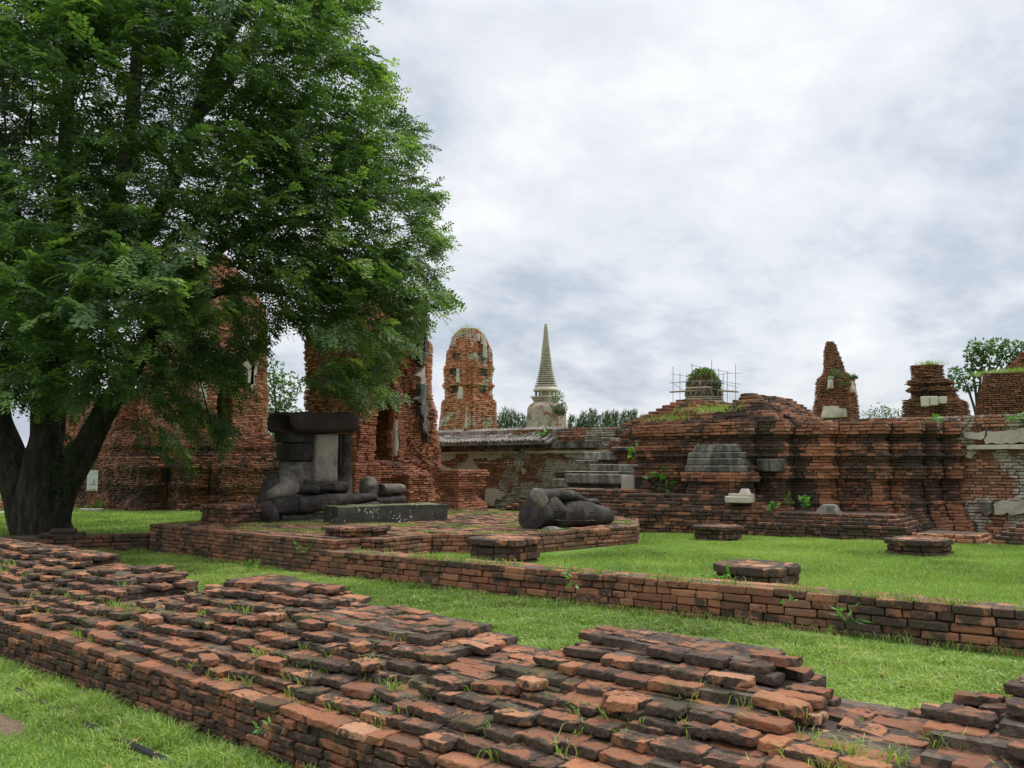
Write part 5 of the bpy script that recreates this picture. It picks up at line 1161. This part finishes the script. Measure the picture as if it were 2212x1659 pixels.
# ------------------------------------------------------------------ the big tree
def inpoly(P, poly):
    x, y = P[:, 0], P[:, 1]; c = np.zeros(len(P), bool); n = len(poly)
    for i in range(n):
        (x1, y1), (x2, y2) = poly[i], poly[i - 1]
        if y1 == y2: continue
        c ^= ((y1 > y) != (y2 > y)) & (x < (x2 - x1) * (y - y1) / (y2 - y1) + x1)
    return c
def edgedist(P, poly):
    d = np.full(len(P), 1e9); n = len(poly)
    for i in range(n):
        a, b = np.array(poly[i - 1], float), np.array(poly[i], float); ab = b - a; t = np.clip(((P - a) @ ab) / (ab @ ab), 0, 1)
        d = np.minimum(d, np.linalg.norm(P - a - t[:, None] * ab, axis=1))
    return d
def sprays(mb, C, D, n_leaf, n_pair, LL, LF, tone):
    """compound leaves: C spray points, D spray direction; n_leaf leaves along a short twig, each a rachis with paired leaflets"""
    ns = len(C); D = D / np.linalg.norm(D, axis=1, keepdims=True)
    up = np.tile([0, 0, 1.0], (ns, 1)) + rng.normal(0, .35, (ns, 3)); S = np.cross(D, up); S /= np.linalg.norm(S, axis=1, keepdims=True); U = np.cross(S, D)
    B_, T_, N_, L_, W_, C_ = [], [], [], [], [], []
    for l in range(n_leaf):
        t = l / max(1, n_leaf - 1); side = 1 if l % 2 else -1
        base = C + D * (LL * (1.3 * (t - .55)))[:, None]
        ang = rng.normal(.75, .2, ns) * side * (1 - .75 * t)
        dr = D * np.cos(ang)[:, None] + S * np.sin(ang)[:, None] + U * rng.normal(-.15, .22, ns)[:, None]; dr /= np.linalg.norm(dr, axis=1, keepdims=True)
        sd = np.cross(dr, U); sd /= np.linalg.norm(sd, axis=1, keepdims=True)
        lt = np.clip(tone + rng.normal(0, .06, ns) + .10 * t, 0, .94)
        for q in range(n_pair):
            f = .18 + .82 * q / n_pair
            for s2 in (-1, 1):
                B_.append(base + dr * (LL * f)[:, None] + np.array([0, 0, -1]) * (LL * .22 * f * f)[:, None])
                T_.append(sd * s2 + dr * .55 + rng.normal(0, .15, (ns, 3)) + np.array([0, 0, -.12])); N_.append(U + rng.normal(0, .35, (ns, 3)))
                k = (1.05 - .5 * abs(f - .5)); L_.append(LF * k * rng.uniform(.85, 1.15, ns)); W_.append(LF * .46 * k * rng.uniform(.85, 1.15, ns)); C_.append(lt)
    leaves(mb, np.concatenate(B_), np.concatenate(T_), np.concatenate(N_), np.concatenate(L_), np.concatenate(W_), np.concatenate(C_))

TD = 20.3
troot = gz(88, 1158, 0); bt = empty('big_tree', (troot[0], troot[1], 0), 'big spreading tree with several dark trunks and feathery leaves filling the upper left', 'tree')
mb = MB()
def stem(pts, rad, seed, n=16, amp=.22, flute=.06): tube(mb, [at(x, y, TD + dz) for x, y, dz in pts], np.array(rad) * TD / FPX, n, amp=amp, seed=seed, sub=6, flute=flute)
stem([(88, 1180, 0), (88, 1160, 0), (88, 1130, 0), (84, 1080, 0), (80, 1040, .0)], [72, 60, 54, 57, 52], 1, n=40, amp=.30, flute=.16)
stem([(72, 1176, -.1), (60, 1110, -.1), (36, 1030, -.1), (8, 950, .1), (-14, 860, .3), (-40, 700, .8), (-90, 480, 1.5), (-130, 250, 2)], [44, 42, 36, 31, 28, 25, 20, 12], 2)
stem([(80, 1176, -.2), (84, 1090, -.2), (92, 1000, -.2), (100, 930, -.1), (96, 840, .2), (100, 700, .6), (130, 520, 1.0), (140, 330, 1.2), (150, 120, 1.5), (150, -80, 1.6)], [46, 46, 40, 30, 24, 22, 19, 16, 12, 7], 3)
stem([(100, 1000, .2), (120, 930, .3), (124, 850, .5), (150, 700, .8), (210, 520, .6), (262, 380, .5), (290, 200, .6), (300, 20, .8), (320, -160, 1)], [24, 20, 19, 18, 17, 16, 14, 11, 7], 4)
stem([(106, 1176, .0), (114, 1115, .0), (140, 1050, .0), (178, 985, -.1), (215, 910, -.2), (250, 852, -.3), (290, 790, -.5), (350, 700, -.8), (420, 600, -1.2)], [42, 38, 32, 28, 26, 22, 18, 15, 11], 5)
stem([(150, 700, .8), (240, 590, 0), (330, 480, -.6), (400, 330, -.8), (432, 230, -1.0), (470, 120, -1.2), (520, 30, -1.4), (560, -90, -1.5)], [14, 14, 14, 14, 13, 11, 9, 5], 6)
stem([(432, 250, -1.0), (500, 170, -.6), (560, 60, -.2), (600, -40, 0)], [9, 8, 7, 5], 7)
stem([(420, 600, -1.2), (500, 520, -1.0), (600, 480, -.8), (690, 470, -.6), (780, 440, -.4)], [10, 9, 8, 6, 3], 8)
stem([(350, 700, -.8), (450, 640, -.4), (540, 620, .2), (640, 640, .6), (740, 650, .8)], [10, 9, 8, 6, 3], 9)
stem([(100, 700, .6), (60, 560, .2), (20, 420, -.4), (-20, 260, -.8), (-60, 100, -1)], [14, 13, 11, 9, 6], 10)
MBT = mb
CROWN = [(-420, -380), (-100, -460), (420, -420), (760, -260), (792, -60), (800, 10), (768, 60), (790, 130), (832, 170), (862, 240), (930, 300), (900, 360), (938, 415), (915, 470), (968, 520), (930, 560), (975, 640), (915, 690), (880, 740), (838, 800), (800, 850), (764, 905), (742, 850), (690, 840), (655, 760), (640, 700), (585, 690), (560, 780), (525, 850), (480, 965), (435, 900), (395, 1030), (335, 965), (285, 930), (215, 860), (110, 900), (0, 900), (-420, 900)]
HOLES = [(286, 100, 30, 70), (170, 215, 34, 20), (600, 760, 40, 70), (265, 880, 30, 35), (480, 720, 28, 40), (120, 760, 20, 30), (455, 590, 24, 30), (545, 800, 22, 40), (455, 830, 18, 30), (60, 985, 60, 80), (640, 560, 26, 12), (470, 640, 20, 26), (30, 880, 40, 26)]
NS = 60000
P2 = np.stack([rng.uniform(-420, 980, NS), rng.uniform(-460, 1040, NS)], 1); P2 = P2[inpoly(P2, CROWN)]
ed = edgedist(P2, CROWN); half = 5.2 * np.sqrt(np.clip(ed / 330, 0.02, 1)); dz = rng.uniform(-1, 1, len(P2)); dz = np.sign(dz) * np.abs(dz) ** .6 * half
P2d = TD - .3 + dz
ok = np.ones(len(P2), bool)
for hx, hy, ha, hb in HOLES: ok &= ((P2[:, 0] - hx) / ha) ** 2 + ((P2[:, 1] - hy) / hb) ** 2 > rng.uniform(.55, 1.2, len(P2))
C = np.array([at(x, y, d) for (x, y), d in zip(P2, P2d)])
cl_ = fbm(C * np.array([.50, .50, .95]), 61, 3)
ok &= (cl_ > -.05) | (rng.random(len(C)) < .10)
ok &= (P2[:, 1] < 860) | (rng.random(len(C)) < .8)
ok &= C[:, 2] > 1.2
C, cl_, ed_, P2_ = C[ok], cl_[ok], ed[ok], P2[ok]
axis_ = at(150, 560, TD + .5); D = C - axis_; D[:, 2] *= .35; D /= np.maximum(np.linalg.norm(D, axis=1, keepdims=True), .3); D = D + rng.normal(0, .45, D.shape); D[:, 2] -= .18 + .25 * (P2_[:, 1] > 600)
keep = rng.random(len(C)) < min(1, 13200 / len(C)); C, D, cl_, ed_, P2_ = C[keep], D[keep], cl_[keep], ed_[keep], P2_[keep]
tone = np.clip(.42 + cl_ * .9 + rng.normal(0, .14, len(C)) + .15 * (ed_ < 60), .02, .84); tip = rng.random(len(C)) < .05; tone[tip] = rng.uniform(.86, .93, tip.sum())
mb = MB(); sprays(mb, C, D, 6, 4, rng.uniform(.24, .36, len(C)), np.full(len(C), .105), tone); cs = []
for x, y, d in ((60, 60, 14.5), (110, 130, 14.2), (215, 40, 15), (330, 110, 15.5), (250, 470, 15), (180, 560, 14.5), (250, 600, 14), (300, 640, 14), (290, 560, 14.6), (360, 560, 15), (430, 470, 15.6), (230, 700, 14), (190, 760, 14.4), (70, 700, 14.6), (70, 830, 15.5), (250, 810, 15), (120, 660, 14.2), (380, 660, 15.4), (520, 150, 16), (640, 60, 16.4), (700, 230, 17), (600, 330, 16.4), (540, 420, 15.8), (690, 420, 16.5), (790, 330, 17.5), (820, 430, 17.6), (820, 560, 17.6), (780, 600, 17), (720, 700, 17), (800, 720, 17.5), (760, 820, 17.5), (640, 600, 16.5), (845, 640, 18), (60, 480, 14.5), (20, 590, 14), (150, 330, 15), (430, 320, 15.6), (480, 60, 15.6), (720, 120, 17), (110, 410, 14.8)):
    n_ = 26; c0 = at(x, y, d); cs.append(c0 + np.clip(rng.normal(0, 1, (n_, 3)), -1.4, 1.4) * np.array([.5, .5, .22]))
C2 = np.concatenate(cs); D2 = C2 - axis_; D2[:, 2] *= .3; D2 /= np.linalg.norm(D2, axis=1, keepdims=True); D2 = D2 + rng.normal(0, .35, D2.shape); D2[:, 2] -= .15
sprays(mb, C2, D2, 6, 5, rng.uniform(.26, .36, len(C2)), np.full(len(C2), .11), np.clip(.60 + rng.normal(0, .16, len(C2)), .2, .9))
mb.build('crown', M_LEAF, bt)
for q in rng.choice(np.where(ed_ > 120)[0], 420, replace=False):
    a = C[q]; d = D[q] / np.linalg.norm(D[q]); L = rng.uniform(.8, 2.4); tube(MBT, [a, a - d * L * .5 + rng.normal(0, .12, 3), a - d * L + rng.normal(0, .25, 3) - np.array([0, 0, .25])], [.006, .012, .02], 5, sub=3)
MBT.build('trunk', M_BARK, bt, smooth=True)
for pts in ([(1, 40), (18, 330), (60, 250), (95, 180)], [(120, 695), (195, 760), (205, 810), (175, 900)], [(365, 80), (372, 330), (350, 370)]):
    mb = MB(); tube(mb, [at(x, y, 15.2) for x, y in pts], [.02, .018, .013, .007][:len(pts)], 6, sub=4); mb.build('twig', M_BARK, bt, smooth=True)
ivy('ivy', bt, at(138, 1010, TD - .75), .34, 300, .10, .06, .2, (.5, .5, 2.4))
for x, y, d in ((20, 190, 14.6), (40, 215, 14.6), (300, 820, 15), (24, 755, 16)):
    mb = MB(); leaves(mb, at(x, y, d)[None], rdir(1), rdir(1), np.full(1, .12), np.full(1, .06), np.full(1, 1.0)); mb.build('yellow_leaf', M_LEAF, bt)

# ------------------------------------------------------------------ other trees and bushes
def small_tree(name, label, root, top, lobes, n, L, W, tone, mat, trunk_r, group=None, cat='tree'):
    o = empty(name, (root[0], root[1], 0), label, cat, group); mb = MB()
    for c, r_ in lobes: leafball(mb, c, r_, max(30, int(n * r_ * r_)), L, W, tone)
    mb.build('crown', mat, o); mb = MB()
    for c, r_ in lobes[::2]: tube(mb, [(root[0], root[1], 0), (root[0] + (top[0] - root[0]) * .5, root[1] + (top[1] - root[1]) * .5, c[2] * .55), c], [trunk_r, trunk_r * .75, trunk_r * .2], 7, sub=4)
    mb.build('trunk', M_BARK, o); return o
lb = [(at(x, y, 38 + dz), r_) for x, y, dz, r_ in ((590, 805, 0, .55), (575, 835, .4, .7), (605, 850, -.3, .75), (630, 830, .3, .5), (585, 880, 0, .9), (612, 905, -.4, .85), (575, 925, .3, .9), (600, 950, 0, .95), (630, 960, .3, .7), (560, 965, .2, .7), (590, 985, -.2, .9))]
small_tree('leafy_tree', 'small leafy green tree in the gap between the two brick prangs', at(595, 1000, 38), at(600, 900, 38), lb, 520, .17, .09, .5, M_LEAF2, .09)
lb = [(at(x, y, 62 + dz), r_) for x, y, dz, r_ in ((2096, 765, 0, .45), (2108, 752, .5, .55), (2126, 751, -.5, .6), (2150, 749, .3, .6), (2176, 754, 0, .6), (2200, 756, .5, .65), (2225, 756, .5, .8), (2112, 772, .5, .5), (2142, 774, 0, .55), (2062, 806, 0, .4), (2078, 808, .3, .5), (2064, 826, -.3, .45), (2090, 830, 0, .5), (2112, 800, .6, .45), (2170, 780, .6, .55), (2200, 780, 0, .6), (2128, 790, .2, .5), (2100, 790, .2, .35))]
small_tree('spreading_tree', 'green spreading tree behind the ruined mass at the far right', at(2110, 1000, 62), at(2115, 790, 62), lb, 330, .30, .17, .42, M_LEAF2, .16)
for q, (x, y, r_, lab) in enumerate(((1878, 898, .45, 'low sparse bush peeping over the wall right beside the broken spire'), (1898, 893, .55, 'second low bush over the wall, between the broken spire and the bare bush'), (1925, 897, .5, 'rounded olive bush over the wall left of the brick stump'), (1952, 900, .5, 'dark bush hugging the left side of the brick stump'))):
    c = at(x, y + 4, 40); small_tree('bush', lab, c, c, [(c, r_), (at(x + 6, y + 14, 40), r_)], 500, .12, .06, .45, M_LEAF2, .03, 'bushes over the wall', 'bush')
# wind swept pines in a row
def pine(x, ytop, h_, lean, d, seed):
    r = np.random.default_rng(seed); top = at(x, ytop, d); z1 = top[2]; n = 420; t = r.uniform(0, 1, n) ** .8; hh = h_ * 1.9
    rad = .06 + .62 * t ** .8 * h_ / 2.4; ang = r.uniform(0, 2 * np.pi, n); rr = np.sqrt(r.uniform(0, 1, n)) * rad
    ax = RT_ * lean; P = top[None] - np.array([0, 0, 1.0]) * (t * hh)[:, None] - ax[None] * (t ** 1.3 * hh * .34)[:, None] + np.stack([np.cos(ang) * rr, np.sin(ang) * rr, 0 * rr], 1)
    d_ = np.array([0, 0, .85]) + ax[None] * .9 + np.stack([np.cos(ang), np.sin(ang), 0 * ang], 1) * .45 + r.normal(0, .22, (n, 3))
    mb = MB(); leaves(mb, P, d_, r.normal(0, 1, (n, 3)), r.uniform(.35, .7, n), r.uniform(.05, .10, n), np.clip(.5 - .3 * (rr / np.maximum(rad, .01) < .4) + r.normal(0, .2, n), 0, 1))
    root = top - np.array([0, 0, z1]) - ax * (hh * .34)
    o = empty('pine_tree', tuple(root), '', 'tree', 'wind swept pines behind the ruins'); mb.build('crown', M_PINE, o)
    m2 = MB(); tube(m2, [root, top - np.array([0, 0, hh * .9]) - ax * hh * .32, top - np.array([0, 0, hh * .35]) - ax * hh * .08, top], [.12, .09, .04, .01], 6, sub=3); m2.build('trunk', M_BARK, o); return o
r = np.random.default_rng(77)
for q, (x, y) in enumerate(((1078, 905), (1083, 897), (1091, 885), (1098, 892), (1106, 889), (1113, 896), (1120, 897), (1129, 898), (1136, 905))): pine(x, y, 2.4, .12, 88 + r.uniform(-3, 3), q)['label'] = 'dark upright pine in the clump between the domed prang and the ringed spire'
for q, x in enumerate(range(1229, 1392, 8)): pine(x + r.uniform(-3, 3), 893 + r.uniform(-6, 9) + (8 if x < 1255 else 0), 2.2, .42, 92 + r.uniform(-4, 4), 30 + q)['label'] = 'feathery pine leaning to the right in the row behind the enclosure wall'
for q, (x, y) in enumerate(((925, 905), (921, 893))): pine(x, y, 2.2, .2, 84, 60 + q)['label'] = 'dark pine tip just right of the doorway prang above the tiled coping'

# ------------------------------------------------------------------ weeds growing on the masonry
def weed(p, s, n, label, group='leafy weeds on the masonry', wide=.45, seed=0):
    o = empty('leafy_weed', tuple(p), label, 'weed', group); p = np.asarray(p); mb = MB(); m2 = MB()
    for q in range(max(2, n // 4)):
        d = rdir(1, 1.3)[0]; tip = p + d * s * rng.uniform(.5, 1); tube(m2, [p, p + d * s * .4 + rng.normal(0, .02 * s, 3), tip], [.012 * s + .001, .009 * s + .001, .004 * s], 5, attr=(.35, .35, 0, .3))
        k = 4; t = rng.uniform(.3, 1, k); B = p + (tip - p) * t[:, None]; leaves(mb, B, rdir(k, .25) + d * .4, rdir(k, 1.5), rng.uniform(.28, .5, k) * s, rng.uniform(.28, .5, k) * s * wide, np.clip(rng.normal(.55, .16, k), 0, 1))
    mb.build('leaves', M_WEED, o); m2.build('stem', M_WEED, o); return o
weed(gz(1600, 1545, .42), .13, 16, 'weed with dark pointed leaves under the right block of the near wall')
weed(gz(1560, 1625, .33), .12, 14, 'weed low on the near wall below the right block')
weed(gz(1840, 1605, .40), .14, 14, 'tall weed between the pale top bricks at the right end of the near wall')
weed(gz(565, 1585, .30), .10, 12, 'upright weed with round leaves in the middle of the near wall steps')
weed(gz(1230, 1250, .36), .20, 16, 'weed spilling over the long low wall near its middle', wide=.5)
weed(gz(1565, 1262, .30), .22, 16, 'blue green weed at the left foot of the orange topped column base', wide=.5)
weed(gz(1830, 1345, .32), .26, 18, 'drooping grassy weed on the face of the long low wall at right', wide=.25)
weed(gz(1700, 1300, .34), .14, 12, 'small weed on top of the long low wall right of the column base')
weed(gz(640, 1195, .40), .20, 14, 'weed growing from the face of the platform wall')
weed(gz(535, 1235, .05), .25, 18, 'dark leafy weed at the foot of the platform wall')
weed(onY(1365, 992, 18.2), .42, 18, 'bright green weed on the plastered pedestal beside the chedi base', wide=.55)
weed(onY(1440, 1030, 17.1), .38, 18, 'bright weed on the chedi base, upper of two above the terrace', wide=.6)
weed(onY(1425, 1050, 17.0), .46, 24, 'wide bright weed on the terrace beside the plastered pedestal', wide=.6)
weed(onY(1700, 1093, 17.2), .30, 12, 'pointed weed in the middle of the moulded base', wide=.6)
weed(onY(1735, 1105, 17.1), .40, 14, 'big leaved weed right beside the grey lump on the terrace', wide=.65)
weed(onY(1665, 1105, 16.8), .30, 12, 'low weed on the terrace left of the grey lump', wide=.6)
weed(onY(2007, 942, 20.0), .55, 26, 'dark green weed hanging on the wall cornice at right', wide=.5)
weed(onY(2035, 928, 20.1), .34, 14, 'small weed on the coping at right above the cornice weed', wide=.5)
weed(onY(2205, 918, 20.1), .36, 14, 'weed on the coping at the right edge', wide=.5)
weed(onY(1175, 955, 20.1), .5, 20, 'weed on the broken coping left of the plastered pedestal', wide=.5)
weed(onY(1125, 950, 20.1), .36, 12, 'small weed at the end of the tiled coping', wide=.5)
mb = MB()
Pv = []
for x in np.linspace(200, 640, 150): Pv.append(at(x + rng.normal(0, 3), 1098 + rng.normal(0, 2), 30.6 + abs(x - 330) * .006))
for p in Pv: leafball(mb, p + np.array([0, 0, .06]), .14, 12, .16, .09, .6, squash=(1.3, 1.3, .8))
tag(mb.build('undergrowth', M_WEED), 'low leafy growth along the foot of the far brick base', 'undergrowth', kind='stuff')
mb = MB(); tufts(mb, [np.array([rng.uniform(xm1 - .3, xm2 + .2), rng.uniform(17.8, 19), zt + .28]) for _ in range(40)] + [np.array([rng.uniform(xl + .7, xm1), 17.6 + rng.uniform(0, .25), zt + .10]) for _ in range(14)], .26, 40, .014)
tag(mb.build('grass', M_GRASS), 'grass on the crumbled top of the moulded chedi base', 'grass', kind='stuff')

# ------------------------------------------------------------------ small loose things
def pebble(p, s, mat, label, seed):
    mb = MB(); n = 12; th = np.linspace(0, 2 * np.pi, n, endpoint=False)
    secs = [(np.asarray(p) + np.array([0, 0, s * z]), np.array([1.0, .2, 0]), np.array([-.2, 1.0, 0]), s * a, s * a * .8, 2.4) for z, a in ((0, .3), (.06, .48), (.3, .55), (.55, .42), (.68, .2), (.70, .05))]
    loft(mb, secs, n=12, amp=s * .14, fr=1.2 / s, seed=seed, sub=2); tag(mb.build('pebble', mat), label, 'pebble', 'loose bits on the near wall')
for q, (x, y, s_, mt, lb_) in enumerate(((1068, 1418, .050, M_PEB, 'orange brick chip beside a weed, leftmost of four bits on the near wall'), (1090, 1432, .042, M_PEB, 'brown brick chip touching the white pebble on the near wall'), (1103, 1434, .045, M_PEBW, 'white pebble among brick chips on the near wall'), (1117, 1430, .036, M_PEB, 'small orange chip right of the white pebble'), (1291, 1535, .060, M_PEB, 'round orange brick lump lying alone on the near wall steps'), (318, 1262, .10, M_PEBW, 'pale stone chip on the left part of the near wall'))):
    pebble(gz(x, y, .45 if y < 1500 else .42), s_, mt, lb_, q)
mb = MB(); a = gz(1180, 1545, .42); b = gz(1195, 1600, .36); tube(mb, [a, (a + b) / 2 + np.array([0, 0, .02]), b], [.003, .003, .002], 5); thing('dry_stalk', mb, M_TWIG, 'dry white stalk lying across the near wall bricks', 'stalk')
mb = MB(); tube(mb, [gz(x, y, .02) for x, y in ((-60, 1452), (0, 1478), (90, 1520), (190, 1570), (300, 1620), (380, 1655), (470, 1692))], [.028] * 7, 8, sub=5); thing('black_hose', mb, M_PIPE, 'black hose half buried in the grass before the near wall', 'hose')

# ------------------------------------------------------------------ fallen leaves
mb = MB()
P = np.concatenate([np.stack([rng.uniform(-14, 1, 170), rng.uniform(4.6, 7.9, 170), np.full(170, .05)], 1), np.stack([rng.uniform(-9, 2, 130), rng.uniform(9.2, 15, 130), np.full(130, LZ + .035)], 1), np.stack([rng.uniform(-30, -16.5, 200), rng.uniform(7, 15, 200), np.full(200, .04)], 1), np.stack([rng.uniform(-8, -3, 50), rng.uniform(1, 2.8, 50), np.full(50, .05)], 1)])
d = rdir(len(P)); d[:, 2] *= .2; leaves(mb, P, d, rdir(len(P), 2.0), rng.uniform(.03, .07, len(P)), rng.uniform(.015, .03, len(P)), np.ones(len(P)))
tag(mb.build('fallen_leaves', flat_mat('dry_leaf', (.24, .14, .06))), 'small brown fallen leaves scattered over the lawns', 'leaves', kind='stuff')
